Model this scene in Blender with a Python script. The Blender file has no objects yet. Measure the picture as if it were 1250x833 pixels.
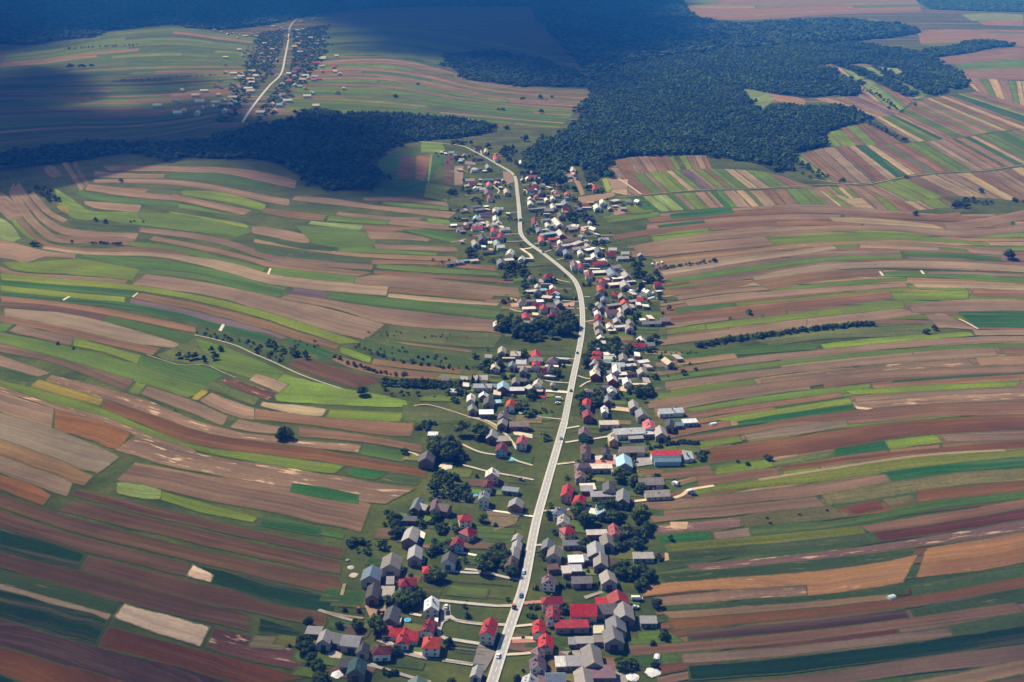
import bpy, math, random
from mathutils import Vector
R = math.radians
random.seed(11)
scene = bpy.context.scene
COL = scene.collection

# ------------------------------------------------------------------ camera
CAM_H, PITCH, FPX = 340.0, R(19.2), 1340.0
CW, CH = 1250.0, 833.0
cam_d = bpy.data.cameras.new('camera')
cam_d.sensor_width = 36.0
cam_d.lens = 36.0 * FPX / CW
cam_d.clip_start, cam_d.clip_end = 1.0, 120000.0
cam = bpy.data.objects.new('camera', cam_d)
COL.objects.link(cam)
cam.location = (0, 0, CAM_H)
cam.rotation_euler = (math.pi / 2 - PITCH, 0, 0)
scene.camera = cam

# ------------------------------------------------------------------ light
SUN_EL, SUN_AZ = R(47), R(-46)                     # azimuth from +Y, clockwise positive
SUN = Vector((math.sin(SUN_AZ) * math.cos(SUN_EL), math.cos(SUN_AZ) * math.cos(SUN_EL), math.sin(SUN_EL)))
world = bpy.data.worlds.new('World')
scene.world = world
world.use_nodes = True
wn = world.node_tree
wn.nodes.clear()
wo = wn.nodes.new('ShaderNodeOutputWorld')
wb = wn.nodes.new('ShaderNodeBackground')
ws = wn.nodes.new('ShaderNodeTexSky')
ws.sky_type = 'NISHITA'
ws.sun_disc = False
ws.sun_elevation = SUN_EL
ws.sun_rotation = SUN_AZ % (2 * math.pi)
ws.air_density, ws.dust_density, ws.ozone_density = 1.0, 0.1, 8.0
wb.inputs['Strength'].default_value = 0.07
wn.links.new(ws.outputs[0], wb.inputs['Color'])
wn.links.new(wb.outputs[0], wo.inputs['Surface'])
sun_d = bpy.data.lights.new('sun', 'SUN')
sun_d.energy = 5.0
sun_d.angle = R(0.5)
sun_d.color = (1.0, 0.95, 0.85)
sun = bpy.data.objects.new('sun', sun_d)
COL.objects.link(sun)
sun.rotation_euler = SUN.to_track_quat('Z', 'Y').to_euler()
scene.view_settings.view_transform = 'Standard'
scene.view_settings.look = 'None'
scene.view_settings.exposure = 0.36
scene.view_settings.gamma = 1.0
scene.view_settings.use_curve_mapping = False
scene.cycles.use_denoising = True
scene.cycles.max_bounces = 4
scene.cycles.diffuse_bounces = 2
scene.cycles.glossy_bounces = 2
scene.cycles.transmission_bounces = 2
scene.cycles.transparent_max_bounces = 12
scene.cycles.volume_bounces = 0

# ------------------------------------------------------------------ helpers
SP, CP = math.sin(PITCH), math.cos(PITCH)
def ground(px, py, z=0.0):
    """World point at height z under a point measured in the photograph."""
    u, v = (px - CW / 2) / FPX, (py - CH / 2) / FPX
    den = max(SP + v * CP, 0.012)
    t = (CAM_H - z) / den
    return Vector((u * t, (CP - v * SP) * t, z))
def metre(py):
    """Photograph pixels per metre, across the view, at that row of the ground."""
    return FPX * (SP + (py - CH / 2) / FPX * CP) / CAM_H
def lin(r, g, b):
    f = lambda c: (c / 255 / 12.92) if c <= 10 else ((c / 255 + 0.055) / 1.055) ** 2.4
    return (f(r), f(g), f(b), 1.0)
def tag(o, label=None, cat=None, group=None, kind=None):
    if label: o['label'] = label
    if cat: o['category'] = cat
    if group: o['group'] = group
    if kind: o['kind'] = kind
    return o
def link(name, me, parent=None, mat=None, color=None):
    o = bpy.data.objects.new(name, me)
    COL.objects.link(o)
    if parent: o.parent = parent
    if mat and me is not None and not me.materials: me.materials.append(mat)
    if color: o.color = color
    return o
def empty(name, loc, rz=0.0):
    o = bpy.data.objects.new(name, None)
    COL.objects.link(o)
    o.empty_display_size = 1
    o.location = loc
    o.rotation_euler = (0, 0, rz)
    return o
def mesh(name, vs, fs, uvs=None, smooth=False):
    me = bpy.data.meshes.new(name)
    me.from_pydata([tuple(v) for v in vs], [], fs)
    if uvs:
        ul = me.uv_layers.new(name='UVMap')
        for l in me.loops:
            ul.data[l.index].uv = uvs[l.vertex_index]
    if smooth:
        for p in me.polygons: p.use_smooth = True
    me.update()
    return me
class MB:
    """Collects boxes, prisms and sheets into one mesh."""
    def __init__(s): s.v, s.f = [], []
    def add(s, vs, fs):
        n = len(s.v)
        s.v += [tuple(v) for v in vs]
        s.f += [tuple(i + n for i in f) for f in fs]
        return s
    def box(s, x0, x1, y0, y1, z0, z1):
        return s.add([(x0,y0,z0),(x1,y0,z0),(x1,y1,z0),(x0,y1,z0),(x0,y0,z1),(x1,y0,z1),(x1,y1,z1),(x0,y1,z1)],
                     [(3,2,1,0),(4,5,6,7),(0,1,5,4),(1,2,6,5),(2,3,7,6),(3,0,4,7)])
    def loft(s, rings, closed_ends=True):
        n = len(rings[0]); base = len(s.v)
        for r in rings: s.v += [tuple(p) for p in r]
        for k in range(len(rings) - 1):
            for i in range(n):
                a, b = base + k*n + i, base + k*n + (i+1) % n
                s.f.append((a, b, b + n, a + n))
        if closed_ends:
            s.f.append(tuple(base + i for i in reversed(range(n))))
            s.f.append(tuple(base + (len(rings)-1)*n + i for i in range(n)))
        return s
    def cyl(s, p, q, r0, r1, n=8):
        p, q = Vector(p), Vector(q)
        d = (q - p).normalized()
        a = d.orthogonal().normalized(); b = d.cross(a)
        ring = lambda c, r: [c + (a*math.cos(2*math.pi*i/n) + b*math.sin(2*math.pi*i/n))*r for i in range(n)]
        return s.loft([ring(p, r0), ring(q, r1)])
    def mesh(s, name, smooth=False): return mesh(name, s.v, s.f, smooth=smooth)
    def build(s, name, mat, parent=None, color=None, smooth=False):
        return link(name, s.mesh(name, smooth), parent, mat, color)

# ------------------------------------------------------------------ materials
def nodes(name, rough=0.9, spec=0.2):
    m = bpy.data.materials.new(name)
    m.use_nodes = True
    nt = m.node_tree
    bs = nt.nodes['Principled BSDF']
    bs.inputs['Roughness'].default_value = rough
    bs.inputs['Specular IOR Level'].default_value = spec
    return m, nt, bs
def N(nt, t, **kw):
    n = nt.nodes.new(t)
    for k, v in kw.items():
        if k in n.inputs: n.inputs[k].default_value = v
        else: setattr(n, k, v)
    return n
def noise(nt, vec, scale, detail=3.0, rough=0.55):
    n = N(nt, 'ShaderNodeTexNoise')
    n.inputs['Scale'].default_value = scale
    n.inputs['Detail'].default_value = detail
    n.inputs['Roughness'].default_value = rough
    if vec is not None: nt.links.new(vec, n.inputs['Vector'])
    return n.outputs['Fac']
def maprange(nt, fac, a, b, c, d):
    n = N(nt, 'ShaderNodeMapRange')
    n.inputs[1].default_value, n.inputs[2].default_value = a, b
    n.inputs[3].default_value, n.inputs[4].default_value = c, d
    nt.links.new(fac, n.inputs[0])
    return n.outputs[0]
def math_n(nt, op, a, b):
    n = N(nt, 'ShaderNodeMath', operation=op)
    for i, x in enumerate((a, b)):
        if isinstance(x, (int, float)): n.inputs[i].default_value = x
        else: nt.links.new(x, n.inputs[i])
    return n.outputs[0]
def mixc(nt, fac, a, b, mode='MIX'):
    n = N(nt, 'ShaderNodeMix', data_type='RGBA', blend_type=mode)
    for sock, x in ((n.inputs[0], fac), (n.inputs[6], a), (n.inputs[7], b)):
        if isinstance(x, (int, float)): sock.default_value = x
        elif isinstance(x, tuple): sock.default_value = x
        else: nt.links.new(x, sock)
    return n.outputs[2]
def scaled(nt, vec, s):
    n = N(nt, 'ShaderNodeMapping')
    n.inputs['Scale'].default_value = s
    nt.links.new(vec, n.inputs['Vector'])
    return n.outputs[0]
def grey(nt, val):
    n = N(nt, 'ShaderNodeCombineColor')
    for i in range(3): nt.links.new(val, n.inputs[i])
    return n.outputs[0]

def field_material(name, furrow, patch, speck, blotch=None, blotch_col=None, tint=None):
    """Ploughed or grown land: UV is metres (across, along); colour comes from the object."""
    m, nt, bs = nodes(name, 0.95, 0.1)
    uv = N(nt, 'ShaderNodeTexCoord').outputs['UV']
    geo = N(nt, 'ShaderNodeNewGeometry').outputs['Position']
    oi = N(nt, 'ShaderNodeObjectInfo')
    lines = noise(nt, scaled(nt, uv, (0.22, 0.003, 1)), 1.0, 5.0, 0.8)
    wide = noise(nt, scaled(nt, uv, (0.045, 0.0014, 1)), 1.0, 3.0, 0.6)
    big = noise(nt, geo, 0.011, 5.0, 0.65)
    fine = noise(nt, scaled(nt, geo, (1, 1, 0.2)), 0.35, 4.0, 0.75)
    k = math_n(nt, 'MULTIPLY', maprange(nt, lines, 0.37, 0.63, 1 - furrow, 1 + furrow), maprange(nt, big, 0.36, 0.64, 1 - patch, 1 + patch))
    k = math_n(nt, 'MULTIPLY', k, maprange(nt, wide, 0.36, 0.64, 1 - furrow * 0.7, 1 + furrow * 0.7))
    k = math_n(nt, 'MULTIPLY', k, maprange(nt, fine, 0.34, 0.66, 1 - speck, 1 + speck))
    # neighbouring drill passes differ in tone
    su = N(nt, 'ShaderNodeSeparateXYZ'); nt.links.new(uv, su.inputs[0])
    cell = math_n(nt, 'FLOOR', math_n(nt, 'MULTIPLY', su.outputs['X'], 0.075), 0.0)
    wnz = N(nt, 'ShaderNodeTexWhiteNoise', noise_dimensions='1D'); nt.links.new(cell, wnz.inputs['W'])
    k = math_n(nt, 'MULTIPLY', k, maprange(nt, wnz.outputs['Value'], 0, 1, 0.84, 1.14))
    c = mixc(nt, 1.0, oi.outputs['Color'], grey(nt, k), 'MULTIPLY')
    if tint:
        c = mixc(nt, maprange(nt, noise(nt, scaled(nt, uv, (0.05, 0.012, 1)), 1.0, 4.0, 0.65), 0.45, 0.68, 0.0, 0.7), c, tint)
    # warmer and drier streaks along the rows
    c = mixc(nt, maprange(nt, noise(nt, scaled(nt, uv, (0.12, 0.004, 1)), 1.0, 4.0, 0.7), 0.5, 0.68, 0.0, 0.28 if not tint else 0.10), c, lin(150, 120, 98))
    if blotch:
        b = noise(nt, scaled(nt, uv, (0.22, 0.035, 1)), 1.0, 4.0, 0.65)
        c = mixc(nt, maprange(nt, b, blotch, blotch + 0.07, 0.0, 0.85), c, blotch_col)
    # ragged grassy margin
    ed = N(nt, 'ShaderNodeAttribute', attribute_name='edge').outputs['Fac']
    mar = math_n(nt, 'ADD', ed, math_n(nt, 'MULTIPLY', math_n(nt, 'SUBTRACT', noise(nt, geo, 0.16, 4.0, 0.7), 0.5), 1.5))
    c = mixc(nt, maprange(nt, mar, 0.28, 0.5, 0.85, 0.0), c, lin(70, 80, 36))
    nt.links.new(c, bs.inputs['Base Color'])
    return m
M = {}
M['soil'] = field_material('ploughed soil', 0.20, 0.2, 0.12)
M['clods'] = field_material('soil with pale chalky patches', 0.2, 0.2, 0.14, 0.57, lin(196, 164, 134))
M['stubble'] = field_material('cut stubble', 0.24, 0.15, 0.12, 0.63, lin(205, 165, 115))
M['grassland'] = field_material('meadow grass', 0.18, 0.20, 0.22, None, None, lin(88, 96, 44))
M['crop'] = field_material('standing crop', 0.18, 0.14, 0.25)
M['weeds'] = field_material('weedy fallow', 0.16, 0.22, 0.34, 0.60, lin(112, 104, 70), lin(58, 74, 34))

def simple(name, rough=0.8, spec=0.3, var=0.12, scale=0.6, streak=False, dirt=None, bump=0.0):
    m, nt, bs = nodes(name, rough, spec)
    tc = N(nt, 'ShaderNodeTexCoord').outputs['Object']
    oi = N(nt, 'ShaderNodeObjectInfo')
    geo = N(nt, 'ShaderNodeNewGeometry').outputs['Position']
    v1 = noise(nt, geo, scale, 4.0, 0.65)
    k = maprange(nt, v1, 0.36, 0.64, 1 - var, 1 + var)
    if streak:
        v2 = noise(nt, scaled(nt, tc, (0.25, 2.4, 0.25)), 1.0, 3.0, 0.6)
        k = math_n(nt, 'MULTIPLY', k, maprange(nt, v2, 0.36, 0.64, 1 - var, 1 + var))
        wv = N(nt, 'ShaderNodeTexWave', wave_type='BANDS', bands_direction='Y'); wv.inputs['Scale'].default_value = 0.28; wv.inputs['Distortion'].default_value = 0.6
        nt.links.new(tc, wv.inputs['Vector'])
        k = math_n(nt, 'MULTIPLY', k, maprange(nt, wv.outputs['Fac'], 0, 1, 0.9, 1.07))
    c = mixc(nt, 1.0, oi.outputs['Color'], grey(nt, k), 'MULTIPLY')
    if dirt:
        c = mixc(nt, maprange(nt, noise(nt, geo, scale * 0.5, 5.0, 0.7), 0.52, 0.75, 0.0, 0.55), c, dirt)
    nt.links.new(c, bs.inputs['Base Color'])
    return m
M['roof'] = simple('roof sheet', 0.55, 0.35, 0.14, 0.5, True, lin(92, 86, 80))
M['tin'] = simple('painted tin roof', 0.5, 0.35, 0.16, 0.5, True, lin(150, 120, 112))
M['wall'] = simple('rendered wall', 0.9, 0.2, 0.10, 0.7)
M['wood'] = simple('wooden door', 0.8, 0.2, 0.15, 1.0)
M['brickwork'] = simple('chimney brick', 0.9, 0.2, 0.2, 2.0)
M['asphalt'] = simple('worn asphalt', 0.9, 0.25, 0.08, 0.25)
M['paving'] = simple('pavement slabs', 0.9, 0.2, 0.10, 0.4)
M['dirt'] = simple('dirt track', 0.95, 0.1, 0.16, 0.2)
M['paint'] = simple('vehicle paint', 0.3, 0.5, 0.03, 1.0)
M['plastic'] = simple('plastic wrap', 0.5, 0.4, 0.06, 1.5)
M['rubber'] = simple('rubber', 0.8, 0.2, 0.05, 1.0)
M['bark'] = simple('bark', 0.95, 0.1, 0.2, 1.5)
m, nt, bs = nodes('window glass', 0.12, 0.5)
bs.inputs['Base Color'].default_value = (0.02, 0.03, 0.045, 1)
M['glass'] = m
def leaf_material(name):
    m, nt, bs = nodes(name, 0.75, 0.15)
    oi = N(nt, 'ShaderNodeObjectInfo')
    at = N(nt, 'ShaderNodeAttribute', attribute_name='shade')
    geo = N(nt, 'ShaderNodeNewGeometry').outputs['Position']
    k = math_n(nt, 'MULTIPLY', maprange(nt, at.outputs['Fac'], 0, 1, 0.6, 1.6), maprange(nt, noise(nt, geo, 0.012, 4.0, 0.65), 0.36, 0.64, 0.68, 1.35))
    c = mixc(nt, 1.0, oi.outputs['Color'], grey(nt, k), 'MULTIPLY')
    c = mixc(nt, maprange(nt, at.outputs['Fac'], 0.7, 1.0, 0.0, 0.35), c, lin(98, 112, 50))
    nt.links.new(c, bs.inputs['Base Color'])
    tr = N(nt, 'ShaderNodeBsdfTranslucent')
    nt.links.new(c, tr.inputs['Color'])
    mx = N(nt, 'ShaderNodeMixShader')
    mx.inputs[0].default_value = 0.2
    out = nt.nodes['Material Output']
    nt.links.new(bs.outputs[0], mx.inputs[1]); nt.links.new(tr.outputs[0], mx.inputs[2])
    nt.links.new(mx.outputs[0], out.inputs['Surface'])
    return m
M['leaf'] = leaf_material('tree leaves')

# ------------------------------------------------------------------ curves measured in the photograph
def parse(s, k=1.0, ox=0.0, oy=0.0):
    return [(float(a) / k + ox, float(b) / k + oy) for a, b in (p.split(',') for p in s.split())]
def smooth_line(pts, n):
    """Catmull-Rom through the points, n samples evenly spaced by chord length."""
    if len(pts) == 2:
        (x0, y0), (x1, y1) = pts
        return [(x0 + (x1-x0)*i/(n-1), y0 + (y1-y0)*i/(n-1)) for i in range(n)]
    P = [pts[0]] + list(pts) + [pts[-1]]
    d = [0.0]
    for a, b in zip(pts, pts[1:]): d.append(d[-1] + math.hypot(b[0]-a[0], b[1]-a[1]))
    out = []
    for i in range(n):
        t = d[-1] * i / (n - 1)
        k = 0
        while k < len(pts) - 2 and d[k+1] < t: k += 1
        f = (t - d[k]) / max(d[k+1] - d[k], 1e-6)
        p0, p1, p2, p3 = P[k], P[k+1], P[k+2], P[k+3]
        q = []
        for c in (0, 1):
            # tangents scaled for uneven spacing
            m1 = (p2[c]-p0[c]) * 0.5; m2 = (p3[c]-p1[c]) * 0.5
            seg = d[k+1]-d[k]
            if k > 0: m1 = (p2[c]-p0[c]) * seg / max(seg + d[k]-d[k-1], 1e-6)
            if k < len(pts)-2: m2 = (p3[c]-p1[c]) * seg / max(seg + d[k+2]-d[k+1], 1e-6)
            f2, f3 = f*f, f*f*f
            q.append((2*f3-3*f2+1)*p1[c] + (f3-2*f2+f)*m1 + (-2*f3+3*f2)*p2[c] + (f3-f2)*m2)
        out.append(tuple(q))
    return out
# ------------------------------------------------------------------ the land
BASE = lin(66, 84, 38)
def make_ground():
    xs = [-30000,-12000,-7000,-4000,-2500,-1500,-800,-300,0,300,800,1500,2500,4000,7000,12000,30000]
    ys = [-6000,-1000,0,300,500,700,1000,1500,2200,3000,4500,7000,10000,15000,25000,45000]
    vs = [(x, y, 0) for y in ys for x in xs]
    n = len(xs)
    fs = [(j*n+i, j*n+i+1, (j+1)*n+i+1, (j+1)*n+i) for j in range(len(ys)-1) for i in range(n-1)]
    m, nt, bs = nodes('grass and open land', 0.95, 0.1)
    geo = N(nt, 'ShaderNodeNewGeometry').outputs['Position']
    a = noise(nt, geo, 0.02, 5.0, 0.65)
    b = noise(nt, geo, 0.25, 4.0, 0.7)
    c = mixc(nt, maprange(nt, a, 0.35, 0.65, 0, 1), lin(50, 66, 24), lin(92, 98, 40))
    c = mixc(nt, maprange(nt, b, 0.35, 0.75, 0, 0.75), c, lin(50, 54, 26))
    # open country beyond the traced strips: long strips of soil and green
    st = noise(nt, scaled(nt, geo, (0.0006, 0.012, 1)), 1.0, 2.0, 0.7)
    far = N(nt, 'ShaderNodeSeparateXYZ'); nt.links.new(geo, far.inputs[0])
    soil = mixc(nt, maprange(nt, st, 0.53, 0.6, 0, 1), c, lin(112, 94, 78))
    fy = maprange(nt, far.outputs['Y'], 2100, 2400, 0, 1)
    c = mixc(nt, fy, c, soil)
    nt.links.new(c, bs.inputs['Base Color'])
    o = link('ground', mesh('ground', vs, fs), None, m)
    tag(o, kind='structure')
make_ground()

PAL = {  # name: (sRGB albedo, material, object name)
 'm': ((121,99,78),'soil','ploughed_field'), 'M': ((108,85,64),'soil','ploughed_field'),
 'b': ((114,84,58),'soil','ploughed_field'), 'p': ((133,114,92),'soil','harrowed_field'),
 'q': ((115,100,80),'soil','harrowed_field'), 'P': ((117,93,71),'clods','harrowed_field'),
 'd': ((86,63,50),'soil','ploughed_field'), 'D': ((96,79,84),'soil','ploughed_field'),
 'r': ((107,83,53),'soil','ploughed_field'), 'R': ((86,55,36),'clods','ploughed_field'),
 'o': ((115,76,34),'soil','ploughed_field'), 'O': ((100,61,23),'soil','ploughed_field'),
 '1': ((86,62,38),'soil','ploughed_field'), '2': ((66,48,34),'soil','ploughed_field'),
 '3': ((106,71,35),'soil','ploughed_field'), '4': ((86,48,24),'soil','ploughed_field'),
 'C': ((88,59,46),'clods','ploughed_field'), 'c': ((110,83,73),'clods','ploughed_field'),
 'S': ((194,165,140),'clods','harrowed_field'),
 't': ((151,131,99),'stubble','stubble_field'), 's': ((143,102,60),'stubble','stubble_field'),
 'T': ((129,104,73),'stubble','stubble_field'),
 'g': ((83,106,28),'grassland','meadow_field'), 'G': ((99,115,23),'grassland','meadow_field'),
 'l': ((114,129,69),'grassland','meadow_field'), 'L': ((98,120,34),'grassland','meadow_field'),
 'y': ((108,121,24),'crop','crop_field'), 'Y': ((130,113,35),'crop','crop_field'), 'z': ((98,105,22),'crop','crop_field'),
 'e': ((42,82,26),'crop','crop_field'), 'E': ((63,89,26),'crop','crop_field'),
 'k': ((25,52,20),'crop','crop_field'), 'K': ((34,81,27),'crop','crop_field'),
 'w': ((86,93,45),'weeds','fallow_field'), 'W': ((59,76,29),'weeds','fallow_field'), 'v': ((98,88,47),'weeds','fallow_field'),
}
field_n = [0]
rngf = random.Random(5)
def sheet(name, top, bot, mat, color, z):
    """A strip of land between two lines in photograph pixels."""
    g = [ground(*p) for p in (top[0], top[-1], bot[0], bot[-1])]
    length = max((g[1]-g[0]).length, (g[3]-g[2]).length)
    n = max(3, min(60, int(length / 22) + 3))
    a, b = smooth_line(top, n), smooth_line(bot, n)
    P_, Q_ = [ground(*p) for p in a], [ground(*p) for p in b]
    wmid = (P_[n//2] - Q_[n//2]).length
    for i in range(n):                       # ploughs never keep a perfect line
        d = (Q_[i] - P_[i]); d = d.normalized() if d.length > 1e-3 else Vector((0, 1, 0))
        w = min(1.4, wmid*0.05)
        P_[i] += d*rngf.uniform(-w, w); Q_[i] += d*rngf.uniform(-w, w)
    skew = min(6.0, wmid*0.12)
    if n > 3:
        for L_, s_ in ((P_, 1), (Q_, -1)):
            L_[0] = L_[0] + (L_[1]-L_[0]).normalized()*rngf.uniform(-skew, skew)
            L_[-1] = L_[-1] + (L_[-1]-L_[-2]).normalized()*rngf.uniform(-skew, skew)
    mid = [(p+q)*0.5 for p, q in zip(P_, Q_)]
    seg0 = (mid[1]-mid[0]).length; seg1 = (mid[-1]-mid[-2]).length
    far_ = max(1.0, (mid[n//2] - Vector((0,0,CAM_H))).length/900.0)
    margin = 2.6*far_**0.5
    rows = [(0, 0.0, 0), (0, min(0.45, margin/max(seg0, 1)), 1)] + [(i, 0.0, 1) for i in range(1, n-1)] + [(n-2, 1-min(0.45, margin/max(seg1, 1)), 1), (n-1, 0.0, 0)]
    vs, uvs, ev = [], [], []
    along, prev, off = 0.0, None, rngf.uniform(0, 900)
    for i, f, inner in rows:
        p = P_[i].lerp(P_[i+1], f) if f else P_[i]
        q = Q_[i].lerp(Q_[i+1], f) if f else Q_[i]
        c = (p+q)*0.5
        if prev is not None: along += (c-prev).length
        prev = c
        W = (p-q).length; m = min(margin, W*0.22)/max(W, 0.1)
        for t, e in ((0, 0), (m, 1), (1-m, 1), (1, 0)):
            r = q.lerp(p, t)
            vs.append((r.x, r.y, z)); uvs.append((off + W*t, off + along)); ev.append(float(e*inner))
    fs = []
    for i in range(len(rows)-1):
        for j in range(3):
            k0 = i*4+j; f4 = (k0, k0+1, k0+5, k0+4)
            area = sum(vs[f4[t]][0]*vs[f4[(t+1) % 4]][1] - vs[f4[(t+1) % 4]][0]*vs[f4[t]][1] for t in range(4))
            fs.append(f4 if area > 0 else f4[::-1])
    me = mesh(name, vs, fs, uvs)
    me.attributes.new('edge', 'FLOAT', 'POINT').data.foreach_set('value', ev)
    return link(name, me, None, M[mat], color)
def field(code, top, bot):
    (r, g, b), mat, name = PAL[code]
    field_n[0] += 1
    j = rngf.uniform(0.9, 1.1)
    c = lin(r, g, b)
    c = (c[0]*j*rngf.uniform(0.97,1.03), c[1]*j, c[2]*j*rngf.uniform(0.97,1.03), 1)
    o = sheet(name, top, bot, mat, c, 0.05 + 0.0004 * field_n[0])
    return tag(o, kind='structure')
def F(k, ox, oy, text):
    for ln in text.strip().split('\n'):
        code, rest = ln.strip().split(' ', 1)
        a, b = rest.split('/')
        gr = lambda y: 0.5 + max(0.0, min(1.1, (y - 440) / 260))
        field(code, [(x, y-gr(y)) for x, y in parse(a, k, ox, oy)], [(x, y+gr(y)) for x, y in parse(b, k, ox, oy)])
def resample(p, f0, f1, n=6):
    s = smooth_line(p, 41)
    i0, i1 = f0*40, f1*40
    out = []
    for i in range(n):
        x = i0 + (i1-i0)*i/(n-1); j = min(39, int(x)); t = x-j
        out.append((s[j][0]*(1-t)+s[j+1][0]*t, s[j][1]*(1-t)+s[j+1][1]*t))
    return out
def across(k, ox, oy, codes, a, b):
    """Strips that run from line a to line b, side by side."""
    A, B = parse(a, k, ox, oy), parse(b, k, ox, oy)
    codes = ''.join(c + (rngf.choice((c, 'm', 'b', 'M', 'g')) if c != '.' and rngf.random() < 0.5 else '') for c in codes)
    w = [rngf.uniform(0.4, 1.6) for _ in codes]
    t, tot = 0.0, sum(w)
    for c, x in zip(codes, w):
        f0, f1 = t/tot, (t+x)/tot
        t += x
        if c == '.': continue
        pa, pb = resample(A, f0, f1 - 0.0008), resample(B, f0, f1 - 0.0008)
        # the strip runs along a->b: its two long sides
        left = [pa[0], ((pa[0][0]+pb[0][0])/2, (pa[0][1]+pb[0][1])/2), pb[0]]
        right = [pa[-1], ((pa[-1][0]+pb[-1][0])/2, (pa[-1][1]+pb[-1][1])/2), pb[-1]]
        field(c, left, right)
def along(k, ox, oy, codes, a, b, n, cuts=2):
    """n strips that run along lines a and b, each cut into lengths."""
    A, B = smooth_line(parse(a, k, ox, oy), 13), smooth_line(parse(b, k, ox, oy), 13)
    w = [rngf.uniform(0.5, 1.5) for _ in range(n)]
    t, tot = 0.0, sum(w)
    for x in w:
        f0, f1 = t/tot, (t+x)/tot - 0.004
        t += x
        la = [(p[0]+(q[0]-p[0])*f0, p[1]+(q[1]-p[1])*f0) for p, q in zip(A, B)]
        lb = [(p[0]+(q[0]-p[0])*f1, p[1]+(q[1]-p[1])*f1) for p, q in zip(A, B)]
        cs = sorted([0.0, 1.0] + [rngf.uniform(0.1, 0.9) for _ in range(rngf.randint(0, cuts))])
        for c0, c1 in zip(cs, cs[1:]):
            if c1 - c0 < 0.04: continue
            field(rngf.choice(codes), resample(la, c0, c1), resample(lb, c0, c1))

# far country first, then nearer strips over it
along(2.841, 0, 0, 'mgEGgEEgmEwW', "30,175 200,150 350,115 600,90 750,112 890,132", "-60,330 200,330 500,330 830,300", 30, 3)
along(2.841, 0, 0, 'mEMgEWgWE', "-60,330 200,330 500,330 820,300", "-60,520 200,490 500,478 760,430", 24, 3)
along(2.841, 300, 60, 'mgEMgmGwgmEg', "235,40 500,28 690,66 880,118 1215,142", "130,208 400,225 800,250 1000,268 1090,275", 26, 3)
along(2.841, 300, 60, 'EgWgEWMg', "240,-70 500,-80 760,-40 1000,10 1160,70", "240,30 500,22 700,60 900,110 1190,128", 14, 1)
along(1.0, 0, 0, 'lgmlLpm', "820,-8 900,-8 1000,-8 1120,-6", "835,22 900,25 1020,18 1125,14", 8, 2)
along(1.0, 0, 0, 'mlpmgm', "1120,40 1180,36 1290,38", "1125,56 1180,54 1290,56", 5, 1)
F(2.976, 830, 0, """
l 1020,55 1130,50 1250,55 / 1060,75 1150,70 1250,75
m 1080,78 1250,70 / 1100,90 1250,95
m 870,115 1000,108 1250,135 1400,140 / 885,158 1000,150 1250,170 1400,180
l 680,70 760,80 / 690,85 740,90
""")
F(3.571, 900, 40, """
m 790,2 1000,2 1250,8 1400,12 / 800,45 1000,40 1250,40 1400,44
m 860,112 1000,92 1200,66 1250,70 1400,72 / 885,137 1100,132 1250,112 1400,108
g 950,140 1100,126 1250,116 1400,112 / 975,162 1100,160 1250,150 1400,148
m 935,160 1000,165 1250,152 1400,150 / 975,195 1100,200 1250,200 1400,200
l 30,250 120,255 170,290 / 95,345 125,338 150,300
T 130,258 220,270 305,300 / 165,295 230,312 290,318
""")
across(3.571, 900, 40, 'mtlgm', "415,150 500,145 560,160", "650,345 700,350 770,290")
across(3.571, 900, 40, 'lgl', "530,145 600,150 690,125", "780,290 830,275 890,272")
across(3.571, 900, 40, 'tmtmgtml', "975,196 1060,200 1130,205 1250,212 1400,220", "1050,262 1150,320 1250,388 1400,480")
across(3.571, 900, 40, 'GbGbrb', "355,455 430,425 520,398 590,400", "385,502 500,492 620,490 720,482")
across(3.571, 900, 40, 'pmDp', "330,285 420,285 540,265", "590,365 640,370 720,350")
across(3.571, 900, 40, 'mtgemgmGmGmtGmtetGm', "590,370 690,355 790,300 870,280 960,268 1045,255", "760,478 870,468 1000,455 1100,435 1250,420 1500,395")
across(3.571, 900, 40, 'GbmpMpetgDrGgpmwmetgEmpgmp', "250,540 380,502 500,492 640,488 780,478 870,468 1000,455 1250,420 1420,402", "400,650 560,658 700,630 870,608 1080,598 1250,574 1420,556 1700,520")
across(3.571, 900, 40, 'bmbmGGpmtbmbtEb', "425,660 560,668 700,642 870,618 1080,608 1250,586 1420,566", "560,745 640,755 760,745 880,722 960,715 1250,735 1420,745 1700,745")
across(3.571, 900, 40, 'mGmtgbGtmG', "240,690 400,670 560,700 700,735 900,720", "360,765 520,765 700,795 800,775 960,765")
across(2.451, 740, 190, 'mbmbG.Gmb', "0,25 70,5 200,0 300,0", "40,70 130,52 250,42 320,45")
across(2.451, 740, 190, 'tmbmGtDmGgtpgbmb', "0,72 120,52 250,42 350,40 480,50 560,75", "70,120 300,102 450,98 560,98 640,100")
across(2.451, 740, 190, 'GelEmGmeptpbgGmtGtm', "40,128 300,108 450,104 600,100 740,130", "80,178 220,165 400,155 560,155 800,162")
F(2.451, 740, 190, """
y 0,70 8,70 / 0,110 14,108
t 10,75 60,72 / 20,110 70,120
G 0,135 60,130 130,160 / 0,190 80,180 140,165
b 0,150 40,148 / 20,182 70,175
e 65,130 95,122 / 110,163 140,160
t 705,130 770,128 / 760,165 820,162
""")
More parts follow.
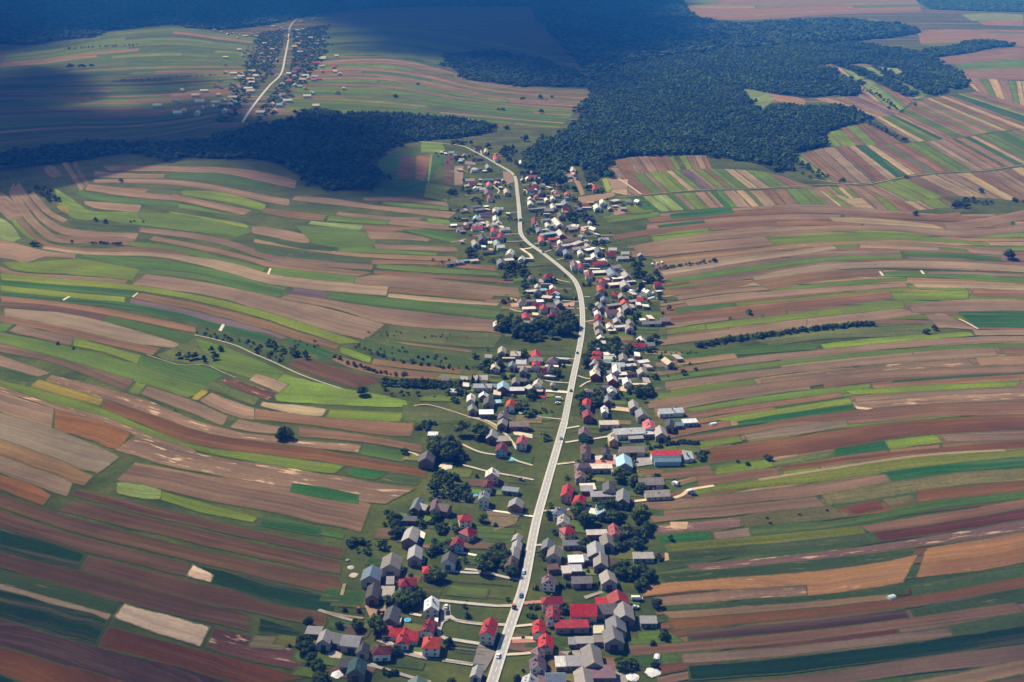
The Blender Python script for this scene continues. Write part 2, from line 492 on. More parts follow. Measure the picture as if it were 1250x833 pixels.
# west of the road, upper slope
F(3.788, 0, 190, """
m -60,165 0,170 60,215 110,285 / -60,300 0,262 40,300 100,292
l -60,300 0,290 60,330 100,390 / -60,400 0,390 30,400 70,400
G 60,300 110,300 180,390 / 50,300 100,360 150,390
m 60,125 130,250 200,330 290,385 420,400 / 40,165 90,260 150,330 240,395 400,405
m 90,125 170,240 250,310 360,345 640,362 / 65,150 140,250 220,330 330,372 620,385
M 250,370 400,380 560,378 630,392 / 300,395 400,400 500,405 600,415
m 160,170 230,250 320,300 / 130,180 200,260 290,310
m 205,50 250,52 290,95 / 200,60 225,95 255,105
m 310,30 350,90 395,150 / 285,35 330,100 372,165
M 355,30 385,90 412,130 / 335,30 365,90 398,142
L 250,150 330,200 420,258 640,262 900,298 1170,328 / 270,230 340,290 500,300 640,320 880,350 1050,370
Y 265,235 300,232 330,262 / 268,245 290,258 318,270
m 430,113 780,113 1000,140 1250,190 1340,205 / 440,125 780,135 1000,165 1250,218 1340,232
m 440,75 600,85 780,88 / 440,100 600,105 770,105
m 480,50 700,48 830,52 1100,62 1250,85 1380,120 / 500,70 700,72 850,75 1100,95 1250,130 1360,150
E 790,88 1000,82 1250,130 / 790,110 1000,120 1250,165
m 410,135 560,150 680,155 850,190 1165,255 / 395,160 560,185 700,200 850,215 1120,278
w 680,160 830,165 / 675,172 800,183
G 830,165 1010,170 1240,230 / 850,185 1050,215 1215,255
m 400,212 540,222 670,232 / 395,225 450,245 630,260
E 370,165 560,197 820,217 / 340,172 440,208 810,236
g 810,220 960,250 1120,285 / 830,245 1050,275 1210,300
y 780,260 1000,295 1150,322 / 800,275 1000,312 1150,338
g 640,265 800,270 1180,345 / 660,310 900,345 1080,375
W 300,300 480,318 650,325 / 330,325 480,345 640,352
m 650,333 1000,380 1250,455 1500,490 1730,505 / 640,352 1000,405 1250,485 1500,515 1725,528
M 710,375 1000,430 1250,490 1474,515 1730,545 / 690,390 900,430 1100,475 1250,517 1474,545 1650,560
g 600,398 850,430 1050,480 1240,520 / 610,418 800,440 950,480 1200,550
g 1255,520 1500,545 1650,558 / 1250,552 1500,578 1645,595
r 100,285 160,360 220,406 420,430 700,426 885,462 / 80,300 170,395 250,428 420,442 700,445 860,475
p 200,417 400,444 700,448 900,470 1100,505 1250,550 1500,580 1790,600 / 190,432 400,457 700,467 850,490 1050,540 1250,595 1500,625 1780,650
m -40,400 30,395 80,410 200,440 380,460 / -40,470 60,480 120,500 200,470 360,478
E 350,460 500,465 700,478 1000,530 1250,600 1350,610 / 350,480 600,540 700,545 900,570 1250,650 1290,655
G 130,498 350,480 500,500 660,532 / 0,490 60,530 300,548 600,576
m 0,512 80,543 300,555 600,580 / 0,540 80,560 300,576 580,600
m 670,548 900,580 1250,652 1304,665 1500,705 1784,785 / 600,600 800,625 1000,655 1250,728 1474,800 1694,855
m 1330,640 1650,690 1974,730 2299,762 / 1300,660 1550,710 1794,780 2299,818
D 1360,612 1515,632 / 1335,640 1510,660
E 1520,635 1874,668 2330,702 / 1515,662 1824,705 2300,758
r 1804,612 2294,648 / 1800,632 2284,672
p 1800,640 2000,657 2310,682 / 1790,655 2000,675 2300,695
m 1650,565 1800,552 2174,592 2414,617 / 1640,595 1900,615 2200,642 2414,657
b 1725,532 2000,552 2374,577 / 1725,548 2000,566 2374,592
y 0,548 300,572 600,598 900,645 1234,722 1450,790 1674,868 / 0,575 300,600 600,622 900,672 1174,742 1400,815 1574,872
e 0,579 300,603 600,630 640,635 / 0,599 300,628 580,650 600,655
y 0,602 300,632 590,657 / 0,625 300,655 580,680
e 0,627 300,660 600,684 900,745 1045,780 / 0,647 300,680 600,710 850,755 1010,805
r 640,637 900,682 1174,748 1400,822 1574,877 / 605,658 900,715 1174,788 1400,860 1560,900
D 600,662 900,720 1174,792 1250,815 1340,850 / 590,680 800,720 1000,775 1250,830 1300,850
e 1040,787 1250,837 / 1030,805 1240,860
e 1330,842 1544,912 / 1320,862 1520,945
b 0,650 300,682 500,712 910,797 / 0,675 300,705 600,760 900,820
d 0,677 200,692 500,740 / 0,704 200,714 480,768
E 490,742 700,790 895,838 / 480,768 650,805 860,865
p 0,707 300,732 480,770 700,832 830,872 / 0,735 330,800 600,865 810,890
b 0,738 330,803 600,867 740,892 / 0,770 100,785 350,840 710,925
""")
F(3.788, 310, 190, """
g 560,503 800,520 1120,540 / 560,520 800,540 1140,555
b 535,485 800,490 1120,515 / 530,500 800,505 1130,535
T 0,385 380,445 650,460 940,470 / 0,403 380,458 600,476 960,490
W 0,408 200,448 520,475 / 0,440 150,470 400,490 530,498
m 0,330 60,333 290,375 / 0,360 240,408 260,405
W 0,362 240,410 385,425 / 0,384 250,435 385,442
g 180,325 500,350 570,395 / 270,405 400,425 560,430
L 390,428 560,432 860,455 / 390,445 560,450 850,463
m 560,410 930,425 / 555,430 940,446
m 520,352 700,362 830,390 / 550,388 700,390 810,398
r 520,322 650,328 790,340 / 500,345 600,355 700,345
m 630,287 770,305 930,325 / 630,318 780,335 930,345
L 790,290 900,300 / 795,310 910,320
g 340,280 625,298 / 330,302 620,322
l 265,305 520,325 / 250,318 490,345
m 380,262 620,285 780,290 / 370,275 620,298 770,302
m 180,190 350,200 580,235 940,265 / 170,205 350,225 570,250 900,290
m 500,195 700,197 900,220 / 510,209 700,213 900,235
g 600,212 900,239 / 590,224 900,252
r 35,245 340,278 / 25,258 150,285 330,302
E 700,345 900,350 940,390 / 740,360 860,390 920,405
e 555,-10 700,-12 890,-10 / 560,172 680,185 790,150
d 668,2 750,0 / 660,102 735,108
b 758,0 815,0 / 742,108 800,118
l 815,0 826,0 / 800,118 812,121
d 885,-10 925,-10 / 878,130 918,135
m 926,50 970,50 / 922,138 965,140
l 500,-45 600,-45 / 510,-15 640,-12
L 780,-60 880,-55 / 770,-15 890,-12
G 790,125 920,150 / 780,190 900,215
""")
F(3.788, 0, 380, """
m 80,65 340,120 / 40,95 320,160
g -60,50 60,60 / -60,90 30,95
G 340,120 500,165 660,207 / 330,160 500,195 640,245
g -60,80 0,100 250,150 640,250 980,355 / -60,130 0,148 250,210 600,320 870,400
E 660,212 850,252 960,257 1040,300 / 640,257 800,305 960,345
L 1200,260 1330,300 1450,330 1600,362 1720,380 1900,422 / 1300,415 1360,422 1450,428 1560,432 1700,440 1900,446
g 890,122 1050,172 1174,222 1330,290 / 960,252 1060,280 1150,308 1280,330
w 850,150 940,185 1000,235 / 720,205 780,230 940,245
W 905,85 1050,110 1250,155 1340,215 / 930,110 1100,150 1250,213 1330,243
1 1414,217 1574,267 1770,317 / 1324,252 1474,305 1624,355
M -60,130 10,150 250,215 625,320 / -60,170 -20,185 250,240 580,370
m -60,190 0,205 245,290 / -60,235 0,255 180,305
W -60,235 0,257 190,312 / -60,290 0,310 120,345
Y 180,318 480,410 / 135,348 460,440
P 240,298 500,360 700,420 860,490 1100,560 1250,580 1424,602 1680,622 / 200,318 480,406 720,488 920,558 1100,596 1250,610 1424,630 1660,655
m 680,345 850,400 1065,490 / 645,385 850,460 1020,530
G 630,330 680,343 / 590,375 640,388
Y 930,365 970,375 / 880,405 915,413
m 975,380 1140,437 1280,482 / 920,415 1090,488 1250,510
m 1100,500 1250,530 1330,545 / 1060,540 1220,565 1290,565
R 1040,307 1174,347 1290,384 / 1020,328 1174,390 1240,415
p 1190,290 1340,343 / 1150,320 1295,376
w 970,325 1200,405 / 950,350 1180,440
3 490,410 750,497 950,567 1250,614 1474,642 1974,737 / 458,442 600,500 900,615 1250,663 1474,693 1974,770
G -60,300 0,322 140,354 460,447 600,507 900,622 1250,670 1474,700 1600,720 / -60,325 0,345 250,425 600,545 900,640 1250,710 1474,743 1550,750
P -60,330 0,347 250,430 500,497 700,580 900,642 / -60,350 0,370 250,448 620,570 850,650 910,655
m -60,340 0,372 245,452 / -60,445 0,465 240,540
o 250,455 500,524 620,574 / 245,545 400,590 530,640
P 630,578 900,657 1250,715 1474,752 1700,790 1924,830 / 530,645 750,705 1000,762 1250,805 1500,848 1800,895
M 645,707 900,750 1250,808 1500,848 1700,892 / 525,775 933,864 1300,940 1666,1017
q -60,452 0,472 300,562 580,685 / -60,570 0,590 250,685 470,760
r -60,572 0,594 250,682 440,765 / -60,640 0,665 200,745 370,805
m -60,652 0,674 250,757 350,800 / -60,725 0,745 180,815 300,852
o -60,735 0,757 180,817 245,857 / -60,800 0,822 120,870 200,900
""")
F(3.788, 310, 380, """
b 380,205 560,252 850,292 1105,312 / 365,230 500,280 640,305 1100,325
r 550,222 800,252 1110,287 / 540,245 800,275 1100,305
G 400,165 550,217 / 390,190 540,243
w 610,64 850,87 1140,107 / 600,125 850,155 1130,170
W 530,122 760,177 1080,232 / 480,165 650,220 900,245 1090,265
T 640,142 1000,182 / 700,155 1010,192
b 0,452 300,492 740,522 / 0,500 300,530 560,570 735,580
b 200,537 500,572 790,627 / 200,580 500,605 770,650
t 40,422 200,438 340,457 / 20,435 200,478 320,485
G 350,457 700,472 / 330,490 670,510
w 700,440 900,455 1000,490 / 680,510 800,520 990,510
E 510,620 720,660 / 490,660 700,698
e 450,725 640,745 / 430,755 560,780
W 640,748 780,770 / 570,785 760,805
""")
F(2.841, 0, 580, """
e 1010,30 1130,48 1250,75 / 1000,55 1120,80 1250,100
l 395,25 480,32 560,57 / 392,58 480,80 560,82
G 560,60 740,108 900,152 / 560,85 700,130 880,165
e 910,142 1120,187 / 900,175 1100,210
E 1120,185 1200,205 / 1110,205 1190,220
""")
F(1.0, 0, 0, """
1 97,598 176,617 317,650 421,671 / 84,604 197,633 317,659 419,682
1 88,611 197,637 317,665 417,687 / 68,622 176,648 317,681 413,701
1 -20,596 0,604 63,625 176,656 317,688 416,705 / -20,612 0,620 63,641 211,680 299,700 417,726
1 -20,616 0,624 63,645 160,672 233,690 / -20,636 0,643 106,674 225,702
k -20,641 0,648 106,677 / -20,665 0,672 95,695
1 110,680 246,713 402,750 / 96,697 246,735 400,766
1 -20,668 0,675 95,699 246,738 309,752 / -20,687 0,693 148,734 307,771
W -20,690 0,696 148,737 / -20,707 0,713 137,750
p -20,708 0,714 137,752 / -20,714 0,720 133,756
k -20,716 0,722 130,757 / -20,747 0,753 112,786
k 235,690 330,712 415,733 / 228,702 300,726 330,737 412,749
S 235,691 248,697 262,704 / 226,702 240,706 258,710
S 151,738 205,753 260,768 / 138,752 190,772 246,790
C 262,768 320,782 375,800 / 249,790 300,805 370,820
k 318,756 375,773 / 312,772 367,783
O 131,765 246,795 373,830 / 115,787 246,822 300,838
2 -20,751 0,757 115,789 246,824 290,840 / -20,784 0,790 148,832 170,842
O -20,785 0,791 148,833 190,848 / -20,815 0,822 60,848
k -20,818 0,824 60,850 / -20,850 0,860 40,870
k 380,790 392,795 / 366,822 384,828
""")
# east of the road
along(1.0, 0, 0, 'bmMTbmGbp', "790,262 900,254 1000,250 1150,262 1300,258", "800,345 900,332 1050,328 1150,330 1300,335", 12, 3)
along(1.0, 0, 0, 'bmMTbmGbr', "800,348 900,334 1050,330 1150,332 1300,337", "815,420 900,408 1050,400 1150,402 1300,404", 11, 3)
along(1.0, 0, 0, 'bmMTbMGWb', "795,455 900,440 1000,428 1150,418 1300,410", "800,540 900,520 1000,505 1150,488 1300,482", 12, 3)
along(1.0, 0, 0, 'bM3TbMEGW', "850,540 950,515 1050,500 1150,490 1300,484", "800,640 900,615 1000,595 1150,575 1300,560", 13, 3)
along(1.0, 0, 0, 'bM34bMEWW', "800,650 900,632 1000,610 1150,590 1300,575", "800,840 900,820 1000,805 1150,780 1300,755", 16, 3)
F(2.451, 740, 190, """
g 0,195 160,168 / 0,202 160,182
e 190,178 300,160 380,155 / 190,190 300,180 380,172
e 155,210 290,195 / 160,222 300,207
b 20,240 250,208 510,193 / 30,252 260,222 510,205
m 490,150 600,155 780,160 870,173 / 500,160 600,170 780,175
t 665,186 800,190 980,208 / 680,198 850,208 1010,220
b 950,185 1060,170 / 960,195 1065,180
m 60,275 200,250 400,220 600,212 800,212 1000,220 1100,225 1250,205 1330,190 / 60,292 200,264 480,240 650,228 850,225 1050,245 1250,228 1330,215
m 1000,205 1120,190 1250,165 1330,150 / 1020,220 1120,215 1250,190 1330,178
m 65,280 200,266 475,244 / 75,305 250,290 495,268
G 480,245 700,232 900,238 1150,265 / 500,267 800,253 1000,258 1155,272
T 130,312 400,287 560,264 800,257 1000,267 1200,282 / 150,322 400,298 600,275 800,268 1000,275 1180,292
p 160,347 250,327 500,294 680,270 / 170,360 350,330 560,300 690,280
p 760,268 1000,277 1190,292 / 760,276 1000,285 1180,298
g 680,270 755,267 / 690,278 750,277
g 990,275 1080,282 / 1000,283 1085,289
m 320,340 600,302 880,285 / 330,350 600,314 880,295
E 880,287 1000,292 1180,307 / 890,305 1050,308 1190,320
g 190,370 400,337 640,307 880,297 / 200,382 400,355 640,320 885,308
M 240,377 450,347 640,322 / 240,384 420,370 620,330
p 430,365 600,332 850,317 1100,322 1250,332 1330,336 / 440,375 650,345 850,335 1100,340 1250,350 1330,354
r 430,377 600,354 830,340 / 490,405 600,380 830,358
r 150,405 300,387 440,377 / 160,420 300,410 420,387
g 490,405 650,382 900,367 / 500,412 650,392 900,375
g 830,350 950,347 1100,357 1250,372 1330,376 / 830,362 950,362 1250,385 1330,390
m 955,348 1100,350 1250,358 / 960,355 1100,356 1250,364
m 230,440 500,407 900,382 / 240,455 450,430 900,392
p 915,387 1100,387 1250,392 1330,395 / 920,396 1100,398 1250,404 1330,406
z 380,442 600,422 900,394 / 390,450 600,432 920,401
E 205,457 385,442 / 215,472 385,450
b 170,480 400,452 600,432 850,407 / 180,500 350,485 600,458 860,430
G 855,415 1000,408 1095,405 / 860,435 1000,432 1080,430
b 1090,405 1250,407 1330,410 / 1085,420 1250,425 1330,428
G 290,508 500,482 700,457 890,440 / 300,522 500,498 700,475 895,457
m 370,517 600,490 890,459 / 380,535 600,520 800,495 945,475
m 900,447 1080,432 1250,434 1330,436 / 920,470 1100,468 1250,465 1330,462
m 945,477 1020,472 / 985,515 1100,520
e 1035,470 1200,466 1330,475 / 1105,515 1330,515
""")
F(2.451, 740, 390, """
m 140,60 400,28 600,5 / 145,80 280,65 600,20
w 450,65 600,35 780,15 970,15 / 500,80 650,60 950,45 1000,40
G 640,77 800,57 1090,38 / 650,90 800,75 1100,50
E 130,112 450,82 620,77 / 140,125 390,105 630,90
T 150,132 380,102 / 160,145 390,117
m 170,157 400,117 700,87 900,67 1100,54 1250,52 1330,52 / 180,165 400,135 700,102 900,85 1100,68 1250,68 1330,68
p 1100,33 1250,33 1330,34 / 1105,48 1250,48 1330,48
g 140,180 350,147 700,107 1000,82 1250,72 1330,70 / 140,188 350,160 700,119 1000,92 1250,82 1330,80
m 130,197 350,167 700,127 1170,86 / 140,212 400,180 800,135 1180,108
r 1160,86 1250,84 1330,84 / 1190,108 1250,108 1330,108
P 460,182 700,152 900,132 1085,120 / 460,195 700,172 900,150 1105,142
T 1095,115 1250,111 1330,111 / 1110,140 1250,136 1330,136
G 140,222 300,197 450,182 / 150,240 300,220 455,200
M 130,247 400,202 800,157 1250,140 1330,138 / 130,268 400,225 800,180 1250,160 1330,158
g 240,270 500,227 790,197 / 250,277 500,243 790,215
b 790,197 1000,182 1250,166 1330,163 / 800,207 1000,200 1250,182 1330,180
G 700,217 900,202 1240,185 / 740,225 900,218 1230,200
b 235,290 500,247 700,220 / 240,298 500,262 715,232
W 500,264 715,236 / 510,272 725,246
G 300,302 500,272 730,237 / 390,305 550,280 735,250
K 390,307 550,282 740,255 / 395,318 560,300 745,270
m 740,237 1000,217 1250,205 1330,202 / 745,247 1000,228 1250,218 1330,215
P 745,249 1000,231 1250,220 1330,217 / 760,268 950,255 1250,240 1330,236
b 180,365 400,327 600,292 800,270 1250,245 1330,240 / 170,378 400,345 560,320 730,315 1000,290 1250,285 1330,280
q 410,347 600,317 720,302 / 415,365 600,340 730,318
3 300,392 600,347 900,307 1250,290 1330,287 / 320,430 600,400 900,350 1250,330 1330,325
G 270,372 400,352 / 270,385 410,365
K 680,390 830,364 / 680,410 850,390
G 832,364 980,348 / 852,390 1005,368
m 990,347 1250,337 1330,335 / 1010,367 1250,360 1330,356
3 520,442 850,402 1250,364 1330,358 / 520,455 850,415 1250,385 1330,380
w 490,427 680,397 / 500,440 670,415
G 330,442 480,422 / 320,468 500,440
z 300,512 600,457 900,412 1250,392 1330,388 / 310,517 600,490 820,460 1250,415 1330,410
t 450,480 700,441 950,406 1200,391 / 450,484 700,445 950,409 1200,394
b 110,470 310,440 / 130,480 330,468
b 265,475 510,447 / 275,500 520,465
K 820,462 1000,437 1250,414 1330,408 / 835,488 1000,465 1250,447 1330,440
""")
F(2.451, 740, 590, """
M 95,62 400,32 700,-3 840,-26 / 120,85 400,60 630,38 850,-5
v 640,37 850,0 1100,-33 1250,-41 1330,-46 / 660,65 820,45 920,25 1100,0 1250,-7 1330,-12
M 120,90 400,67 635,42 / 130,118 400,95 655,68
3 920,27 1100,7 1250,-5 1330,-12 / 930,55 1100,35 1250,20 1330,12
v 410,107 700,72 730,98 / 415,130 700,105 735,97
4 700,72 820,52 / 740,95 835,75
v 830,50 915,37 / 840,72 930,58
c 140,132 400,104 / 150,150 410,130
E 430,142 750,107 950,62 1250,30 1330,22 / 440,158 750,125 950,85 1250,48 1330,40
K 145,160 310,147 / 150,180 315,168
p 320,150 425,137 / 325,168 430,160
z 170,187 500,157 760,132 / 180,205 500,178 775,150
W 180,211 500,184 780,154 / 190,235 500,208 800,180
b 760,132 950,102 1250,52 1330,40 / 790,150 1000,120 1250,75 1330,62
4 790,154 1000,124 1250,80 1330,66 / 810,175 1000,150 1250,108 1330,95
c 240,247 500,224 850,182 1250,114 1330,100 / 250,262 500,243 900,192 1250,140 1330,126
W 160,277 500,247 800,214 930,197 / 170,300 500,275 800,240 910,220
s 105,307 500,279 850,239 930,215 / 110,335 400,318 620,338 900,290
s 945,202 1100,175 1250,147 1330,132 / 905,288 1100,262 1250,235 1330,220
P 140,347 400,322 600,310 / 150,368 400,348 600,336
W 160,374 500,352 900,310 / 170,385 500,365 910,328
T 165,390 500,368 850,336 / 190,408 500,382 860,350
3 185,412 500,387 900,347 1250,282 1330,268 / 190,438 500,413 900,370 1250,310 1330,296
W 905,312 1250,247 1330,232 / 920,338 1250,278 1330,262
2 245,447 600,417 890,384 / 250,472 600,440 920,405
W 900,382 1250,317 1330,302 / 920,408 1250,353 1330,338
b 60,490 400,467 800,422 1225,360 / 70,515 400,492 800,445 1250,385
W 1030,432 1250,392 1330,378 / 1045,460 1250,428 1330,414
m 215,514 500,497 800,464 1030,437 / 225,540 500,520 800,485 1040,462
k 235,552 500,527 900,482 1250,432 1330,420 / 240,590 500,572 900,523 1250,478 1330,466
M 300,605 600,577 900,532 1250,484 1330,472 / 320,640 600,612 900,573 1250,533 1330,520
W 900,582 1250,540 1330,528 / 910,630 1250,605 1330,595
E 20,640 600,618 890,582 / 30,680 600,670 900,640
g 55,452 180,442 / 60,485 240,474
E 165,520 215,515 / 165,540 220,538
""")
# the same strips carry on beyond both sides of the view and in front of it
rngf = random.Random(99)
for y0, y1, n in ((212, 300, 7), (300, 420, 10), (420, 560, 12), (560, 760, 14), (760, 1000, 12)):
    along(1.0, 0, 0, 'mbMgpEGTb', f"1276,{y0} 1420,{y0-10} 1600,{y0-14} 1850,{y0-10}", f"1280,{y1} 1420,{y1-12} 1600,{y1-18} 1850,{y1-14}", n, 2)
for y0, y1, n in ((230, 330, 9), (330, 450, 11), (450, 600, 13), (600, 800, 14), (800, 1000, 10)):
    along(1.0, 0, 0, 'mbMgpEGqb', f"-600,{y0-34} -400,{y0-30} -200,{y0-18} -20,{y0}", f"-600,{y1-44} -400,{y1-38} -200,{y1-22} -20,{y1}", n, 2)
along(1.0, 0, 0, 'b1mg2E', "-20,862 150,880 300,905 400,930", "-20,1000 150,1020 300,1050 400,1080", 8, 2)
along(1.0, 0, 0, 'bMgkTm', "850,862 1000,850 1150,825 1276,800", "850,1020 1000,1010 1150,990 1276,960", 9, 2)
# ------------------------------------------------------------------ roads and lanes
def ribbon(name, pts, width, mat, color, z, kind='structure', n=None, px=True, off=0.0):
    P = [ground(*p) for p in smooth_line(pts, n or max(8, len(pts)*8))] if px else [Vector((p[0], p[1], 0)) for p in pts]
    vs, uvs, s = [], [], 0.0
    for i, p in enumerate(P):
        a, b = P[max(0, i-1)], P[min(len(P)-1, i+1)]
        d = (b - a); d.z = 0; d.normalize()
        nrm = Vector((-d.y, d.x, 0))
        if i: s += (p - P[i-1]).length
        c = p + nrm * off
        vs += [c + nrm*width/2 + Vector((0,0,z)), c - nrm*width/2 + Vector((0,0,z))]
        uvs += [(0, s), (width, s)]
    fs = [(2*i, 2*i+1, 2*i+3, 2*i+2) for i in range(len(P)-1)]
    me = mesh(name, vs, fs, uvs)
    if me.polygons[0].normal.z < 0: me.flip_normals()
    o = link(name, me, None, M[mat], color)
    return tag(o, kind=kind)
def kerb_ribbon(name, pts, width, off, color, n):
    """A raised pavement with a real kerb step beside the road."""
    P = [ground(*p) for p in smooth_line(pts, n)]
    mb = MB(); rings = []
    for i, p in enumerate(P):
        a, b = P[max(0, i-1)], P[min(len(P)-1, i+1)]
        d = (b - a).normalized(); nrm = Vector((-d.y, d.x, 0))
        c0, c1 = p + nrm*(off - width/2), p + nrm*(off + width/2)
        rings.append([(c0.x,c0.y,0.02),(c1.x,c1.y,0.02),(c1.x,c1.y,0.62),(c0.x,c0.y,0.62)])
    mb.loft(rings)
    o = mb.build(name, M['paving'], None, color)
    return tag(o, kind='structure')
ROAD = [(588,876),(601,833),(619.5,775),(636,727),(641,708),(654,640.5),(667,593),(678,555),(689,516),(698,470),(707.6,423.6),(711,397),(709,363.6),(702,344),(688,330),(663,310),(645,297),(636,286),(634.5,269),(633,250),(631,232),(629,217.6),(624,211),(607,201),(590,191),(578,185),(569,180),(550,176.5),(520,174),(500,172)]
ASPH = lin(164, 162, 160)
ribbon('road', ROAD, 4.0, 'asphalt', ASPH, 0.56, n=160)
LOWER = ROAD[:9]
kerb_ribbon('pavement', LOWER, 0.8, 2.5, lin(205,188,178), 60)
kerb_ribbon('pavement', LOWER, 0.8, -2.5, lin(200,190,182), 60)
UPPER = ROAD[8:24]
ribbon('road_verge', UPPER, 0.6, 'paving', lin(190,184,176), 0.555, n=110, off=2.35)
ribbon('road_verge', UPPER, 0.6, 'paving', lin(190,184,176), 0.555, n=110, off=-2.35)
for side in (-1, 1): ribbon('road_edge_line', ROAD[:20], 0.16, 'paving', lin(225,225,222), 0.575, n=200, off=side*1.95)
# centre dashes: one painted marking
def dashes():
    P = [ground(*p) for p in smooth_line(ROAD[:20], 1400)]
    mb = MB(); s = 0.0
    for a, b in zip(P, P[1:]):
        L = (b-a).length
        if (s % 7.0) < 3.6 and L > 0:
            d = (b-a).normalized(); n = Vector((-d.y, d.x, 0))*0.11
            mb.add([(a+n).to_tuple()[:2]+(0.575,), (a-n).to_tuple()[:2]+(0.575,), (b-n).to_tuple()[:2]+(0.575,), (b+n).to_tuple()[:2]+(0.575,)], [(0,1,2,3)])
        s += L
    tag(mb.build('road_centre_line', M['paving'], None, lin(228,228,226)), kind='structure')
dashes()
FROAD = [(296,150),(302,140),(315,122),(329,105),(343,90.6),(348,70),(352,49),(353.6,34),(362,24),(385,12)]
ribbon('far_road', FROAD, 6.0, 'asphalt', lin(172,178,192), 0.7, n=60)
def lane(k, ox, oy, text, w, mat='paving', col=(178,168,156), name='lane', z=0.53):
    for i, s in enumerate(text.split(';')):
        if s.strip(): ribbon(name, parse(s, k, ox, oy), w*0.8, mat, lin(*col), z + 0.0007*i)
lane(3.571, 900, 40, "330,640 430,655 560,662 700,635 870,612 1080,602 1250,577 1420,560", 3.6, 'dirt', (160,142,120), 'farm_track', 0.66)
lane(2.451, 740, 190, "40,125 100,120 200,110 300,103 450,100 600,90 740,86 780,80", 3.0, 'dirt', (158,142,120), 'farm_track', 0.67)
lane(2.451, 740, 190, "30,68 60,85 105,117", 4.0, 'dirt', (190,170,150), 'farm_track', 0.68)
lane(6.944, 500, 713, "250,145 500,170 740,190 870,190;330,270 400,315 620,345 810,352;330,240 325,275 280,320 258,360 252,420 290,462 400,482 590,512;280,650 400,668 540,690", 3.2)
lane(6.944, 500, 713, "890,365 1050,350 1190,345;860,470 1000,462 1100,465;800,605 920,600 1030,590;0,255 100,275", 2.6, col=(196,180,160))
lane(6.944, 500, 713, "965,168 1060,160 1160,152;870,492 980,490 1090,484", 4.0, col=(176,120,104), z=0.534)
lane(6.944, 360, 713, "700,480 800,520 900,580 1000,610 1130,640;610,690 700,710 800,740 1000,800 1150,840;200,225 400,290 560,330", 2.8, col=(158,148,138), z=0.537)
lane(6.944, 540, 593, "335,195 420,215 600,240 780,268;120,570 200,580 300,598 435,612", 2.6, col=(226,218,200), z=0.54)
lane(6.944, 540, 593, "0,725 200,742 400,752 550,785 660,805;190,712 350,730 440,752;820,218 900,218 1000,212 1250,190;770,512 870,505", 2.8, z=0.543)
lane(8.333, 500, 500, "540,360 640,410 740,445 900,470 1010,490 1100,530 1250,575;540,570 660,600 780,632 920,658 1100,690 1260,722;600,85 700,95 800,125 880,170 930,215 1000,280 1060,360 1090,410;-20,440 40,452 90,475", 2.6, col=(186,172,150), z=0.546)
lane(8.333, 560, 420, "560,115 580,145 650,160 770,162;1010,156 1175,158;1040,215 1150,225;880,378 1000,395 1130,402;600,705 740,733 900,755 1045,772", 2.4, z=0.549)
lane(8.333, 560, 420, "770,470 900,482 1000,488 1110,498", 6.0, col=(214,204,190), z=0.552)
lane(6.944, 680, 510, "80,95 190,76;70,215 200,195 320,182 440,162;0,400 150,382", 2.8, col=(198,184,166), z=0.53)
lane(6.944, 680, 510, "270,385 400,380 530,382", 10.0, col=(188,128,116), z=0.527)
lane(6.944, 680, 510, "630,716 780,700 960,690 1060,660 1110,622 1180,605 1260,592 1330,580", 3.6, 'dirt', (206,180,150), z=0.533)
lane(8.333, 690, 410, "130,412 200,435 280,445 350,440;150,525 200,490 260,462", 2.2, col=(190,180,160), z=0.536)
lane(10.417, 600, 330, "740,478 900,485 1120,493;760,82 830,120 900,140 1000,160;230,498 300,515 380,535;900,390 1000,398 1115,404;880,575 1000,578 1110,580", 2.6, z=0.539)
lane(10.417, 545, 250, "700,108 800,105 900,98;745,382 850,378 935,374;750,472 860,472 985,464;380,400 500,395;60,485 180,460 250,440", 2.6, z=0.542)
lane(10.417, 545, 250, "945,560 1000,600 1060,640 1095,690;1090,552 1040,560 950,575", 5.0, col=(208,190,164), z=0.545)
lane(10.417, 620, 250, "220,375 310,375;330,508 460,478 510,465;470,605 600,570 700,560;620,705 700,690 760,678", 2.6, z=0.548)
lane(10.417, 540, 160, "500,320 490,260 480,210;640,700 720,760 700,800", 3.0, z=0.551)
lane(10.417, 700, 330, "135,340 210,345;150,660 260,640;150,490 220,480", 2.6, z=0.53)
lane(3.788, 0, 380, "900,112 1000,135 1100,165 1174,200 1250,232 1400,300 1580,362", 2.0, 'dirt', (168,158,138), 'farm_track', 0.66)
lane(3.788, 0, 380, "680,205 740,225 830,250 950,252 1030,285 1090,310", 1.5, 'dirt', (140,138,110), 'farm_track', 0.661)
lane(3.788, 310, 380, "740,440 800,435 900,460 990,490 1080,520 1140,560", 2.0, 'dirt', (170,150,122), 'farm_track', 0.662)
lane(2.841, 0, 580, "1130,478 1190,490 1260,500;1195,380 1185,420", 2.4, 'dirt', (150,132,100), 'farm_track', 0.663)
lane(2.451, 740, 390, "1055,0 1080,12 1112,30", 2.5, 'dirt', (210,190,164), 'farm_track', 0.664)
def yard(k, ox, oy, text, col, mat='paving', z=0.515):
    for i, s in enumerate(text.split(';')):
        pts = parse(s, k, ox, oy)
        vs = [ground(*p) + Vector((0,0,z + 0.0009*i)) for p in pts]
        me = mesh('yard', vs, [tuple(range(len(vs)))])
        if me.polygons[0].normal.z < 0: me.flip_normals()
        tag(link('yard', me, None, M[mat], lin(*col)), kind='structure')
yard(6.944, 500, 713, "595,500 660,555 735,580 640,745 535,685 575,540", (120,112,106))
yard(6.944, 500, 713, "285,185 345,185 345,290 320,320 270,330 255,290", (150,142,134), z=0.518)
yard(6.944, 360, 713, "590,185 690,215 770,185 770,250 700,310 640,300", (160,128,98), 'dirt', 0.52)
